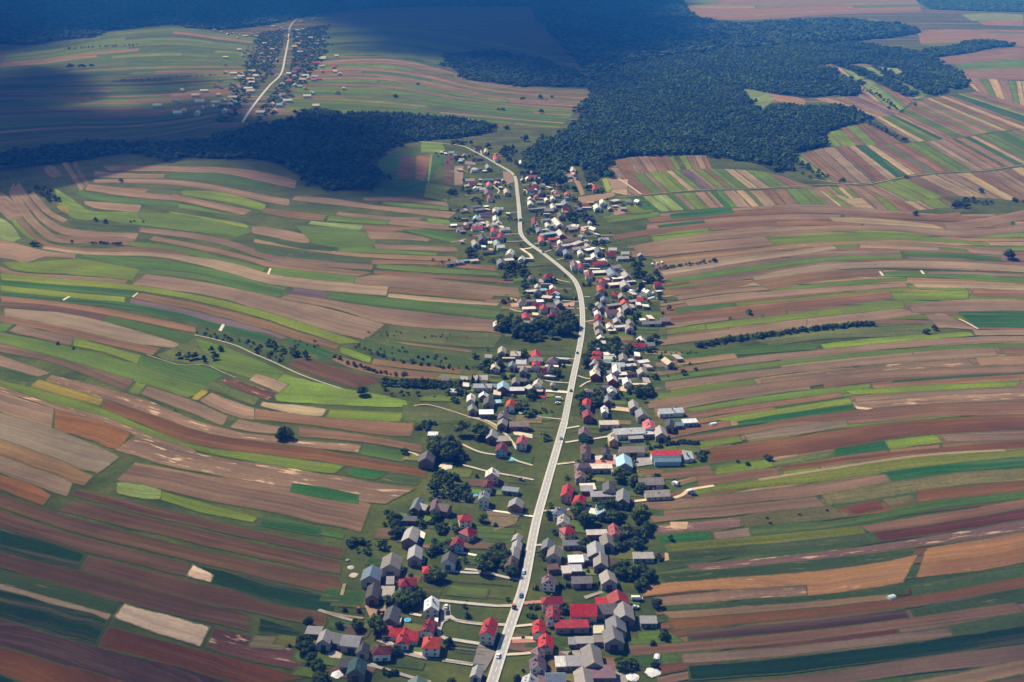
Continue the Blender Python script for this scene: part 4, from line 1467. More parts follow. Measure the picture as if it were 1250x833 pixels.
PLOTC = [((70,92,34),'grassland'),((86,100,38),'grassland'),((78,92,40),'grassland'),((58,78,30),'crop'),((112,90,68),'soil'),((96,76,56),'soil'),((108,106,56),'grassland'),((54,74,30),'weeds'),((78,86,40),'weeds')]
for i in range(420):
    q = rngs.choice(BUILDINGS)
    p = q['loc'] + Vector((rngs.uniform(-25, 25), rngs.uniform(-25, 25), 0))
    if not clear_of_road(p, 16): continue
    # plots lie along the strips, square to the road
    j = min(range(len(RG)), key=lambda k: (RG[k]-p).length)
    d = RG[min(j+1, 199)] - RG[max(j-1, 0)]; a = math.atan2(d.y, d.x) + math.pi/2 + rngs.uniform(-.08, .08)
    u = Vector((math.cos(a), math.sin(a), 0)); v = Vector((-u.y, u.x, 0))
    L, W = rngs.uniform(7, 20), rngs.uniform(3, 8)
    c, mt = rngs.choice(PLOTC); n_plot += 1
    cs = [p - u*L - v*W, p + u*L - v*W, p + u*L + v*W, p - u*L + v*W]
    k = 1.6/min(L, W)
    ins = [p + (x-p)*(1-k) for x in cs]
    zz = 0.3 + 0.0004*n_plot
    vs = [(x.x, x.y, zz) for x in cs + ins]
    me = mesh('garden_plot', vs, [(4,5,6,7)] + [(i_, (i_+1) % 4, 4+(i_+1) % 4, 4+i_) for i_ in range(4)], [((x-p).dot(v)+n_plot*37, (x-p).dot(u)) for x in cs + ins])
    me.attributes.new('edge', 'FLOAT', 'POINT').data.foreach_set('value', [0.0]*4 + [1.0]*4)
    if me.polygons[0].normal.z < 0: me.flip_normals()
    tag(link('garden_plot', me, None, M[mt], lin(*[x*rngs.uniform(.9, 1.1) for x in c])), kind='structure')

FENCES = []
for i in range(400):
    if len(FENCES) >= 44: break
    k = rngs.randint(8, 150); side = rngs.choice((-1, 1))
    d = (RG[k+1] - RG[k]).normalized(); n = Vector((-d.y, d.x, 0))*side
    a, ln = RG[k] + n*rngs.uniform(5.5, 9), rngs.uniform(14, 34)
    b = a + n*ln
    if any(min((a.lerp(b, t/6) - q['loc']).length for t in range(7)) < 2 + 0.5*max(q['L'], q['W']) for q in BUILDINGS): continue
    mb = MB(); m_ = int(ln/2.4)
    for t in range(m_ + 1):
        p = a.lerp(b, t/m_); mb.box(p.x-.07, p.x+.07, p.y-.07, p.y+.07, 0, 1.0)
    u = (b-a).normalized(); v = Vector((-u.y, u.x, 0))*0.04
    for z0, z1 in ((0.3, 0.45), (0.72, 0.88)):
        mb.add([(*(a+v)[:2], z0), (*(b+v)[:2], z0), (*(b-v)[:2], z0), (*(a-v)[:2], z0), (*(a+v)[:2], z1), (*(b+v)[:2], z1), (*(b-v)[:2], z1), (*(a-v)[:2], z1)],
               [(3,2,1,0),(4,5,6,7),(0,1,5,4),(1,2,6,5),(2,3,7,6),(3,0,4,7)])
    o_ = mb.build('garden_fence', M['wood'], None, lin(*rngs.choice([(104,90,76),(150,140,128),(120,108,96),(190,184,174)])))
    c = (a+b)/2; pp = to_px(c)
    tag(o_, None, 'fence', 'garden fences of the village')
    FENCES.append((o_, pp[0], pp[1]))
# ------------------------------------------------------------------ trees
import numpy as np
rngt = random.Random(77)
def crown_mesh(name, seed, quads, size, conifer=False, lobes=6, core=True):
    """Leaf clumps spread through several lobes; unit height, foot at z = 0."""
    r = random.Random(seed)
    vs, fs, sh = [], [], []
    L = []
    if conifer:
        for i in range(7):
            t = i / 6
            L.append(((r.uniform(-.02,.02), r.uniform(-.02,.02), 0.16 + 0.74*t), 0.24*(1-t)+0.035, 0.13, r.uniform(.2,.8)))
    else:
        for i in range(lobes):
            a = 2*math.pi*(i + r.uniform(-.3,.3))/max(1, lobes-1)
            d = 0 if i == 0 else r.uniform(0.14, 0.27)
            z = r.uniform(0.68, 0.78) if i == 0 else r.uniform(0.36, 0.66)
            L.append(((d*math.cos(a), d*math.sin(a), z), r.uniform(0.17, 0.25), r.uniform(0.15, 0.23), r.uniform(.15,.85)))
    if core:
        for (c, rx, rz, s0) in L:
            n0 = len(vs); seg = 6
            for k in range(1, 4):
                th = math.pi*k/4
                for i in range(seg):
                    a = 2*math.pi*i/seg; q = r.uniform(.66,.86)
                    vs.append((c[0]+rx*q*math.sin(th)*math.cos(a), c[1]+rx*q*math.sin(th)*math.sin(a), c[2]+rz*q*math.cos(th)))
            vs.append((c[0], c[1], c[2]+rz*.8)); vs.append((c[0], c[1], c[2]-rz*.8))
            for i in range(seg):
                j = (i+1) % seg
                fs.append((n0+i, n0+j, n0+18)); fs.append((n0+12+j, n0+12+i, n0+19))
                for k in (0, 6): fs.append((n0+k+i, n0+k+6+i, n0+k+6+j, n0+k+j))
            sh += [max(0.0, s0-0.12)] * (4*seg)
    for q in range(quads):
        c, rx, rz, s0 = r.choice(L)
        u = Vector((r.gauss(0,1), r.gauss(0,1), r.gauss(0,1) + (0.25 if not conifer else 0))).normalized()
        rad = r.uniform(0.72, 1.12)
        p = Vector((c[0]+u.x*rx*rad, c[1]+u.y*rx*rad, c[2]+u.z*rz*rad))
        nrm = (u + Vector((r.gauss(0,.5), r.gauss(0,.5), r.gauss(0,.5)))).normalized()
        a = nrm.orthogonal().normalized(); b = nrm.cross(a)
        ang = r.uniform(0, 6.28); a, b = a*math.cos(ang)+b*math.sin(ang), b*math.cos(ang)-a*math.sin(ang)
        s = size * r.uniform(0.6, 1.3)
        n0 = len(vs)
        vs += [tuple(p + a*s*.5), tuple(p + b*s*r.uniform(.3,.5)), tuple(p - a*s*.5), tuple(p - b*s*r.uniform(.3,.5))]
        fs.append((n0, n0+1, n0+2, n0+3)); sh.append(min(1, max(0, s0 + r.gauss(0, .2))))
    me = mesh(name, vs, fs)
    at = me.attributes.new('shade', 'FLOAT', 'FACE')
    at.data.foreach_set('value', sh)
    me.materials.append(M['leaf'])
    return me
def trunk_mesh(name, seed):
    r = random.Random(seed); mb = MB()
    mb.cyl((0,0,-0.005), (0.01,0,0.3), 0.028, 0.02, 6); mb.cyl((0.01,0,0.3), (0,0.02,0.62), 0.02, 0.008, 5)
    for k in range(4):
        a = k*1.57 + r.uniform(-.4,.4)
        mb.cyl((0.01,0,0.27+0.04*k), (0.2*math.cos(a), 0.2*math.sin(a), 0.48+0.05*k), 0.012, 0.004, 4)
    me = mb.mesh(name); me.materials.append(M['bark']); return me
CROWN = [crown_mesh('crown', 100+i, 420, 0.115, lobes=6 + i % 3) for i in range(7)]
CONE = [crown_mesh('crown', 300+i, 330, 0.10, conifer=True) for i in range(3)]
BUSH = [crown_mesh('foliage', 500+i, 150, 0.2, lobes=4) for i in range(3)]
TRUNK = [trunk_mesh('trunk', 700+i) for i in range(3)]
LEAFC = [(0.060,0.098,0.022,1),(0.048,0.082,0.022,1),(0.076,0.112,0.024,1),(0.042,0.074,0.028,1),(0.092,0.120,0.030,1)]
CONEC = [(0.022,0.042,0.022,1),(0.026,0.048,0.024,1)]
PLANTS = []
def tree(kind, loc, h, label, group):
    if not clear_of_road(Vector((loc[0], loc[1], 0)), 5.2 + h*0.3): return
    PLANTS.append((kind, Vector(loc), h, label, group))
def grow(kind, loc, h, label, group):
    if kind == 'b':
        o = link('bush', rngt.choice(BUSH), None, None, rngt.choice(LEAFC))
        o.location = loc; o.rotation_euler = (0,0,rngt.uniform(0,6.28))
        s = h*1.15; o.scale = (s*1.25, s*1.25, s)
        o.location.z = -0.15*h
        return tag(o, label, 'bush', group)
    con = kind == 'c'
    o = empty('conifer_tree' if con else 'leafy_tree', loc, rngt.uniform(0, 6.28))
    w = rngt.uniform(0.95, 1.3) * (0.95 if con else 1.15)
    o.scale = (h*w, h*w, h)
    tag(o, label, 'tree', group)
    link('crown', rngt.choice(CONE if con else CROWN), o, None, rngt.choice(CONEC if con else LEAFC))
    link('trunk', rngt.choice(TRUNK), o, None, lin(92,78,64))
    return o
def grove(text, label, group, kind='d'):
    """Each entry: x,y,half width,half depth,number,height measured in the photograph."""
    for e in text.split(';'):
        if not e.strip(): continue
        x, y, rx, ry, n, h = [float(v) for v in e.split(',')]
        for i in range(int(n)):
            a, q = rngt.uniform(0, 6.28), math.sqrt(rngt.random())
            if n == 1: q = 0
            p = ground(x + rx*q*math.cos(a), y + ry*q*math.sin(a))
            tree(kind, p, h*rngt.uniform(0.75, 1.2), label, group)
def row(k, ox, oy, text, n, h, label, group, kind='d', jit=1.5):
    P = smooth_line(parse(text, k, ox, oy), n)
    for p in P:
        g = ground(*p) + Vector((rngt.uniform(-jit, jit), rngt.uniform(-jit, jit), 0))
        tree(kind, g, h*rngt.uniform(0.7, 1.25), label, group)

grove("626,406,16,9,13,12;650,406,16,9,13,11;676,405,14,9,13,12;692,402,10,8,8,13;612,398,5,5,4,9;640,414,18,4,7,8", 'dark leafy tree in the dense grove left of the main road', 'trees of the roadside grove')
grove("544,556,17,8,14,10.5;536,548,12,6,6,9", 'tall leafy tree in the wood clump behind the white roofed shed', 'trees of the clump by the big grey barn')
grove("552,562,22,3,10,5", 'low tree in the row along the lane below the wood clump', 'row of trees by the big grey barn')
grove("563,531,1,1,1,11", 'lone tall tree right of the wood clump beside the field shed', None)
grove("587,534,2,2,1,12", 'broad round tree standing left of the grey gabled barn above the lane', None)
grove("515,523,8,5,10,3.5;524,518,8,3,6,3.5", 'low garden shrub beside the small white field shed', 'shrubs by the white field shed', 'b')
grove("548,598,26,14,42,4.5;538,584,10,6,12,4;565,608,10,8,12,5", 'fruit tree in the dense orchard below the big grey barn', 'orchard trees below the big grey barn')
grove("480,640,11,10,7,6.5;487,655,8,5,4,6;474,630,5,3,3,6", 'tree in the cluster at the rounded field corner', 'trees at the rounded field corner')
grove("440,668,16,9,14,4;465,668,8,8,6,5", 'small orchard tree on the meadow behind the four grey barns', 'orchard trees behind the grey barns')
grove("505,632,3,2,2,6;520,640,12,4,6,4;540,648,10,6,7,5;552,648,8,4,4,4;528,672,10,7,6,5;545,672,10,8,7,6;560,685,8,6,4,4;530,708,12,5,6,7", 'garden tree among the houses on the left side of the village', 'garden trees of the left side houses')
grove("372,792,6,7,5,6;385,815,8,9,9,5;458,772,8,5,3,9;433,768,6,5,4,5;497,738,14,6,9,7;510,728,6,4,4,5;392,832,8,6,6,5;552,838,8,4,5,4", 'dark garden tree around the near left farmyards', 'garden trees of the near left farms')
grove("475,824,9,3,6,2.5;545,787,3,4,2,5;570,735,2,2,1,1.5;630,832,3,3,2,3", 'small round garden shrub by the near left lane', 'shrubs by the near left lane', 'b')
grove("606,682,8,9,9,8;592,692,9,9,8,8;627,704,4,3,3,7;616,690,6,6,4,8", 'dark tree around the grey roofed row by the road', 'trees by the grey roofed row')
grove("650,618,7,6,5,8;625,614,3,2,2,5;668,633,6,5,5,5;675,650,4,3,2,4;660,678,5,7,5,4;655,694,4,5,4,4;664,622,3,3,2,4", 'garden tree beside the middle stretch of the main road', 'garden trees beside the road')
grove("705,629,7,4,3,9;715,640,8,5,5,8;746,634,11,8,7,10.5", 'large dark tree in the farmyards right of the road', 'large trees of the right side yards')
grove("780,640,6,5,3,11;772,655,8,6,5,9;788,650,4,3,2,7;775,668,10,5,6,6;758,668,10,4,6,5", 'tall dark tree at the field edge right of the yards', 'tall trees on the right field edge')
grove("765,700,14,7,12,7;787,704,10,6,8,6.5;782,718,8,4,4,6;712,670,6,3,3,6;805,682,4,3,2,4;748,716,12,4,6,5", 'tree in the dark clump below the long grey shed', 'trees of the clump by the grey shed')
grove("760,814,4,6,4,6;770,815,8,5,4,4;812,780,4,4,3,5;690,748,4,4,3,4;748,742,4,3,2,3;800,812,5,3,3,4", 'small tree beside the near right barns', 'trees by the near right barns')
grove("656,742,13,2,12,2.2;655,753,12,3,10,2;660,816,13,4,12,2.5;662,826,12,4,10,2.5;650,775,7,2,5,2;655,796,6,2,4,2", 'clipped shrub in the front gardens right of the road', 'front garden shrubs right of the road', 'b')
row(6.944, 640, 713, "50,52 200,40 330,30 480,22 640,12", 30, 3.2, 'slim clipped conifer in the row above the long red farmstead', 'row of clipped conifers', 'c', 0.4)
grove("757,586,6,4,4,8;773,592,5,3,3,7;780,600,5,3,3,6;745,600,4,2,2,5;824,592,4,2,3,3.5;715,585,4,2,3,3;690,585,4,2,3,3;698,600,4,3,3,4", 'tree in the yards around the pale blue hall', 'trees around the pale blue hall')
row(6.944, 680, 510, "780,268 880,250 1000,225 1100,215 1180,225", 18, 3.2, 'bush in the field hedge above the red roofed works', 'hedge bushes above the works', 'b')
grove("856,560,5,3,5,4;860,553,4,2,3,3", 'bush on the field end right of the red roofed works', 'bushes right of the works', 'b')
grove("712,444,7,6,6,8;705,454,5,3,3,9;730,428,10,5,9,7.5;746,423,10,5,9,7.5;757,434,10,5,9,7;772,428,10,5,7,7;785,422,10,4,8,7;797,418,5,3,3,7.5;736,454,8,4,5,7;775,452,4,2,2,5;793,432,5,3,4,6;752,446,6,4,5,6;722,437,6,5,5,7", 'leafy tree among the overgrown gardens right of the road', 'trees of the overgrown gardens')
grove("703,476,4,3,3,10.5", 'round topped tree standing right beside the main road', 'round roadside tree group')
grove("705,491,7,5,6,8;700,499,4,3,4,7;716,487,5,3,3,6;729,480,4,3,2,5;740,484,6,3,4,5;771,481,6,3,4,5;782,481,6,4,4,8;792,482,5,4,4,8;787,491,2,1,1,6;753,484,5,3,4,4;726,494,9,3,7,6;710,505,6,4,5,6", 'tree in the thick belt around the red and white gabled houses', 'trees around the middle right gardens')
grove("600,446,10,5,7,7.5;610,449,6,3,4,8.5;583,437,5,2,3,5;596,455,9,2,6,5;614,462,4,2,2,5;627,462,4,2,2,5;640,436,8,3,5,6;655,440,6,3,4,5", 'tree in the garden belt left of the road below the grove', 'trees below the roadside grove')
grove("581,468,7,2,6,7", 'dark conifer at the end of the brown strip', 'conifers at the brown strip', 'c')
grove("679,461,6,3,4,7.5;692,461,3,5,4,8.5;650,486,5,3,5,7;637,499,6,3,4,6;646,508,4,2,3,5;682,511,3,2,2,5", 'tree by the front gardens left of the road', 'trees by the left front gardens')
grove("662,503,12,4,12,2.6;612,520,8,4,6,3", 'small orchard tree on the grass left of the road', 'small orchard left of the road')
grove("641,338,8,4,6,8;620,339,8,4,6,7;638,349,6,4,5,7;650,345,4,2,3,5;641,363,3,2,3,5;616,371,4,2,3,5;672,345,6,3,5,7;690,338,4,2,3,5", 'tree among the houses left of the road curve', 'trees left of the road curve')
row(10.417, 600, 330, "880,370 960,378 1040,385 1080,380", 12, 3.6, 'slim conifer in the hedge left of the road curve', 'conifer hedge at the road curve', 'c', 0.4)
grove("781,356,3,2,2,11", 'tall dark conifer behind the barns right of the road curve', 'pair of tall conifers', 'c')
grove("775,338,6,3,5,7;783,337,4,2,3,6.5;800,338,5,3,4,8;795,344,14,3,11,6;722,380,4,3,4,7;776,391,5,4,5,7;716,349,5,2,4,4;730,347,4,2,3,4;780,398,4,2,3,5", 'tree behind the farmyards right of the road curve', 'trees right of the road curve')
row(2.451, 740, 190, "160,342 200,335 260,328 325,318", 16, 4.5, 'hedge tree between the upper right strips', 'upper right hedge trees')
grove("773,324,3,5,4,8;783,324,3,2,3,7;776,330,4,3,4,6;728,300,5,3,4,5", 'dark tree behind the small white shed', 'trees behind the white shed')
grove("706,268,12,5,16,8;720,270,9,5,9,8;697,262,7,4,6,7;735,298,4,2,4,6;650,283,5,2,4,5;660,262,7,3,6,5;670,268,6,3,5,5", 'tree of the small wood behind the upper right houses', 'trees of the upper right wood')
grove("572,311,4,2,3,11", 'big dark tree on the lawn left of the pale houses', 'big trees on the lawn')
grove("578,318,14,2,9,5;600,320,8,2,6,4;630,330,14,4,14,8;560,271,3,2,2,6;571,271,3,1,2,6;574,289,2,1,1,5;550,258,1,1,1,6;633,270,5,2,4,5;622,269,3,2,3,5;590,282,5,2,3,4;605,262,6,2,4,5", 'tree around the upper left houses', 'trees around the upper left houses')
grove("564,177,12,2,11,9;552,176,6,2,4,7;593,181,3,2,3,10;621,190,10,8,22,10;633,203,6,5,8,8;650,196,3,2,3,6;641,172,2,1,2,14;560,236,14,4,12,6;548,236,2,1,2,7;572,222,8,3,6,5;580,248,10,4,8,5;560,195,7,2,5,6;640,215,6,4,6,6;648,236,8,4,8,5;665,240,6,3,5,5;690,232,7,3,7,7;702,232,4,2,4,8;680,228,5,3,5,6;718,232,5,4,6,8;722,222,6,3,6,7;735,235,4,2,4,6;700,246,4,2,3,6;709,252,4,2,4,6;652,256,8,4,7,5;745,252,5,1,3,4", 'tree among the roofs at the far end of the village', 'trees at the far end of the village')
grove("350,536,10,3,5,8.5", 'tree of the isolated dark clump between brown strips', 'isolated clump of trees')
grove("148,222,2,1,2,7", 'isolated round tree on the pink upper left strip', 'isolated pair of trees, upper left')
grove("117.5,270.5,1,.6,2,6", 'small round tree on the lime green slope, left of its larger neighbour', 'small pair on the lime slope')
grove("131,273,2,1,2,7.5", 'larger round tree on the lime green slope', 'larger pair on the lime slope')
grove("160,271,5,1,3,3;175,272,4,.8,2,2.5", 'tiny bush beside the trees on the lime slope', 'bushes on the lime slope', 'b')
row(3.788, 0, 190, "185,155 205,180 235,195 265,215", 16, 8, 'tree of the dark grove on the far left slope', 'grove on the far left slope', jit=8)
grove("36.5,237,1,.6,1,6", 'lone tree left of the dark grove on the mauve slope', None)
grove("43,300,5,2.5,5,6.5", 'tree of the small clump in the fold of the left slope', 'clump in the fold')
row(3.788, 0, 190, "435,408 480,410 520,412 560,415", 12, 4, 'hedge bush along the curved brown terrace', 'hedge of the curved terrace', 'b')
grove("87,296,2,.8,2,4", 'bush above the curved brown terrace', 'bushes above the terrace', 'b')
for (x, y) in ((219,437),(230,439),(239,438),(250,441),(258,430),(263,439)):
    tree('d', ground(x, y), rngt.uniform(6, 7.5), 'small tree of the scattered group on the weedy bank', 'scattered trees on the weedy bank')
grove("270,428,3,1,2,4;71,421,1,.5,1,3;90,427,1,.5,1,2.5;214,502,.7,.5,1,2.2", 'single bush on the strips left of the weedy bank', 'single bushes on the left strips', 'b')
row(3.788, 310, 380, "50,150 120,180 190,205 245,215", 20, 5.5, 'dense hedge tree on the bank of the left valley track', 'hedge trees on the left bank', jit=4)
row(3.788, 310, 380, "0,160 70,200 140,230", 12, 3, 'bush on the weedy bank beside the valley track', 'bushes on the weedy bank', 'b', jit=5)
for y0 in (328, 344):
    row(3.788, 310, 380, f"600,{y0} 700,{y0+6} 800,{y0+8} 900,{y0+13} 965,{y0+10}", 46, 4.6, 'dark tree of the dense plantation belt left of the village', 'plantation belt', 'd', 1.5)
row(3.788, 0, 380, "930,95 1010,118 1100,140 1180,170 1260,205", 30, 2.8, 'bush in the rough gully above the curved track', 'bushes of the gully', 'b', 6)
row(3.788, 310, 380, "370,210 470,255 600,290 700,300", 26, 3.0, 'bush along the dark field edge below the gully', 'bushes of the dark field edge', 'b', 2)
row(3.788, 310, 380, "480,165 600,215 760,245 900,262 1080,275", 40, 2.6, 'bush on the rough terrace edge left of the village', 'bushes of the rough terrace', 'b', 4)
grove("443,482,3,1.5,3,8.5", 'tree of the tight round clump on the green slope', 'tight clump on the green slope')
grove("470,476,.5,.5,1,5;478,484,.5,.5,1,4.5;490,482,.5,.5,1,5;510,483,.5,.5,1,4.5;498,482,.5,.5,1,3", 'small young tree in the loose line on the green slope', 'young trees on the green slope')
grove("547,482,3,1,3,5;560,482,4,2,4,6.5;553,491,8,2,7,4", 'tree on the village edge beside the green slope', 'trees by the green slope')
grove("480,430,26,7,12,2.5;520,440,26,5,12,2.5;470,408,30,3,10,1.8;545,412,30,3,8,1.8;370,420,20,6,8,2.5", 'low bush in the rough fallow strips left of the village', 'bushes of the rough fallow', 'b')
grove("914,384,3,1.2,3,7.5", 'tree of the small isolated clump on the right strips', 'isolated clump on the right')
grove("1233,316,2.5,1.2,3,12", 'large dark tree at the far right field edge', 'large trees far right')
row(2.451, 740, 390, "270,82 340,72 420,58 500,48 560,40 640,30 720,22 790,18", 88, 4.8, 'tree of the long hedge across the right strips', 'long hedge on the right', jit=3)
row(2.451, 740, 390, "270,80 340,70 420,56 500,46 560,38 640,28 720,20 790,16", 90, 3.2, 'low bush filling the long hedge across the right strips', 'bushes of the long right hedge', 'b', 2)
grove("1130,407,2,.8,2,5;1140,403,2,.8,1,5.5", 'bush on the weedy strip right of the long hedge', 'bushes on the weedy strip', 'b')
row(2.451, 740, 390, "110,100 200,104 265,102", 12, 2.2, 'low bush along the lower hedge by the gardens', 'lower hedge bushes', 'b')
grove("900,565,1,.5,1,3;912,568,2,1,2,3;938,561,2,1.5,3,5;855,556,6,2,6,3.5", 'bush at the end of the small green strip', 'bushes by the small green strip', 'b')
grove("1172,252,13,3,14,7.5;1198,248,14,2,10,5;1183,245,8,2,6,6;1240,247,14,2,8,5;1198,235,2,1,3,8", 'tree of the wood patch below the farm track', 'trees of the right wood patch')
grove("1117,263,2,.8,3,6", 'isolated dark bush tree below the farm track', 'isolated bush trees')
grove("1105,218,4,1,5,5", 'tree beside the pale farm track', 'trees beside the farm track')
grove("1028,222,4,1.5,5,5.5", 'tree at the end of the farm track', 'trees at the farm track end')
row(3.571, 900, 40, "245,560 290,585 330,605 375,640", 20, 7.5, 'tree of the ragged row running down from the forest', 'ragged row below the forest', jit=9)
grove("980,213,2,.8,3,5;968,208,3,1,3,5;988,217,2,.8,2,4.5", 'tree below the forest tip beside the mauve field', 'trees below the forest tip')
for s in ("560,255 610,280 660,310 715,348", "550,385 610,415 670,445 735,478"):
    row(3.571, 900, 40, s, 22, 8, 'tree of a narrow belt running down from the forest', 'narrow belts below the forest', jit=7)
grove("1118,129,2,.8,3,7;1084,134,3,1,3,7", 'tree on the strips between the forest belts', 'trees between the forest belts')
grove("660,120,5,.8,6,9;637,122,3,.5,3,8;674,120,1,.5,2,8;661,138,2,.5,3,9;484,120,2,.5,3,10;612,135,5,.6,5,7;616,158,4,.8,5,8;703,138,5,.6,5,8;566,90,4,1,5,10;510,104,4,.5,4,7", 'distant tree on the pale fields beyond the woods', 'distant trees on the pale fields')
row(2.841, 0, 0, "235,235 280,234 325,232", 12, 11, 'distant dark tree in the row left of the far village', 'distant row left of the far village', jit=8)
row(2.841, 0, 0, "250,172 300,168 340,166 400,163 480,160", 16, 9, 'distant tree in the broken line on the far left fields', 'distant broken line of trees', jit=12)
row(2.841, 0, 0, "420,282 520,278 620,270 740,262", 34, 5, 'distant hedge tree left of the far village', 'distant hedge left of the far village', jit=6)

# ------------------------------------------------------------------ forests: each reads as one mass
def inside(poly, X, Y):
    c = np.zeros(X.shape, bool)
    n = len(poly)
    for i in range(n):
        (x0, y0), (x1, y1) = poly[i], poly[(i+1) % n]
        with np.errstate(divide='ignore', invalid='ignore'):
            hit = ((y0 > Y) != (y1 > Y)) & (X < (x1-x0)*(Y-y0)/((y1-y0) if y1 != y0 else 1e-9) + x0)
        c ^= hit
    return c
def lump(seed, quads, size, core=True):
    me = crown_mesh('foliage', seed, quads, size, lobes=4, core=core)
    v = np.array([x.co[:] for x in me.vertices]); f = [tuple(p.vertices) for p in me.polygons]
    s = np.zeros(len(f)); me.attributes['shade'].data.foreach_get('value', s)
    bpy.data.meshes.remove(me)
    f4 = np.array([q if len(q) == 4 else (q[0], q[1], q[2], q[2]) for q in f])
    tri = np.array([len(q) == 3 for q in f])
    keep = ~tri
    return v, f4[keep], s[keep], f4[tri][:, :3], s[tri]
FPROTO = [lump(900+i, 34, 0.30) for i in range(6)]
FFAR = [lump(950+i, 12, 0.42) for i in range(4)]
def forest(name, px_poly, spacing, h, color, protos, seed, wide=1.0, step=3, avoid=None, keep=0.95):
    P = []
    for a, b in zip(px_poly, px_poly[1:] + px_poly[:1]):
        for t in range(step):
            P.append((a[0]+(b[0]-a[0])*t/step, a[1]+(b[1]-a[1])*t/step))
    poly = [tuple(ground(*p))[:2] for p in P]
    # ragged outline
    x0, x1 = min(p[0] for p in poly), max(p[0] for p in poly); y0, y1 = min(p[1] for p in poly), max(p[1] for p in poly)
    r = np.random.default_rng(seed)
    gx, gy = np.meshgrid(np.arange(x0, x1, spacing), np.arange(y0, y1, spacing))
    gx = gx + r.uniform(-.48, .48, gx.shape)*spacing; gy = gy + r.uniform(-.48, .48, gy.shape)*spacing
    wob = np.sin(gx*0.021+1.3)*9 + np.sin(gy*0.017)*9 + np.sin(gx*0.053+gy*0.04)*8 + np.sin(gx*0.11-gy*0.07)*5 + r.normal(0, 5, gx.shape)
    ok = inside(poly, gx + wob, gy + wob*0.7) & (r.random(gx.shape) < keep)
    X, Y = gx[ok], gy[ok]
    if avoid:
        keep = np.ones(len(X), bool)
        for q, rad in avoid: keep &= (X-q.x)**2 + (Y-q.y)**2 > rad*rad
        X, Y = X[keep], Y[keep]
    n = len(X)
    clump = 0.5 + 0.5*np.sin(X*0.011+np.sin(Y*0.006)*2)*np.cos(Y*0.009+X*0.003)
    H = h*(r.uniform(0.6, 1.35, n))*(0.8+0.4*clump); Wd = spacing*wide*r.uniform(1.1, 2.1, n)*1.1
    o = mass(name, X, Y, H, Wd, color, protos, seed, (clump-0.5)*0.7)
    fl = mesh('forest_floor', [(p[0], p[1], 1.1) for p in poly], [tuple(range(len(poly)))])
    if fl.polygons[0].normal.z < 0: fl.flip_normals()
    if not avoid: tag(link('forest_floor', fl, None, M['dirt'], lin(44, 48, 30)), kind='structure')
    return o
def mass(name, X, Y, H, Wd, color, protos, seed, tone):
    r = np.random.default_rng(seed + 1000); n = len(X)
    vv, ff, ss, nv, nf, tt, ts = [], [], [], 0, 0, [], []
    which = r.integers(0, len(protos), n)
    A = r.uniform(0, 6.28, n)
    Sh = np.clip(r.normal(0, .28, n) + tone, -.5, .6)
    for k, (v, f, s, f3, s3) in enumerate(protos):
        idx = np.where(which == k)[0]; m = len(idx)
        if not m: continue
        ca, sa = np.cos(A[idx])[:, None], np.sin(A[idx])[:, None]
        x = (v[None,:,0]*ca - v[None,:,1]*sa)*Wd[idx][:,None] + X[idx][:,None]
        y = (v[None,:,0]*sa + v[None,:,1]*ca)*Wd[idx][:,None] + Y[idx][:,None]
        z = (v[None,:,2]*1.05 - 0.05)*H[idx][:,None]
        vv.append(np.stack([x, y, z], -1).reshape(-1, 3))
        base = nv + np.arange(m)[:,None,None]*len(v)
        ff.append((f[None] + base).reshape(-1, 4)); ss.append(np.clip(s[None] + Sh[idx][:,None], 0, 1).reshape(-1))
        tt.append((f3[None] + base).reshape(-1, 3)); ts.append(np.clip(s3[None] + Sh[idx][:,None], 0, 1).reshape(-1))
        nv += m*len(v)
    V = np.concatenate(vv); Q = np.concatenate(ff); T = np.concatenate(tt); S = np.concatenate(ss + ts)
    me = bpy.data.meshes.new(name)
    me.vertices.add(len(V)); me.vertices.foreach_set('co', V.astype(np.float32).ravel())
    me.loops.add(Q.size + T.size); me.loops.foreach_set('vertex_index', np.concatenate([Q.ravel(), T.ravel()]).astype(np.int32))
    me.polygons.add(len(Q) + len(T))
    starts = np.concatenate([np.arange(len(Q))*4, len(Q)*4 + np.arange(len(T))*3])
    me.polygons.foreach_set('loop_start', starts.astype(np.int32))
    me.update(calc_edges=True)
    at = me.attributes.new('shade', 'FLOAT', 'FACE'); at.data.foreach_set('value', S.astype(np.float32))
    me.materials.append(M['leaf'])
    o = link(name, me, None, None, color)
    return o
def px(s, k=1.0, ox=0.0, oy=0.0): return parse(s, k, ox, oy)
GREEN1, GREEN2 = (0.058, 0.108, 0.036, 1), (0.048, 0.090, 0.034, 1)
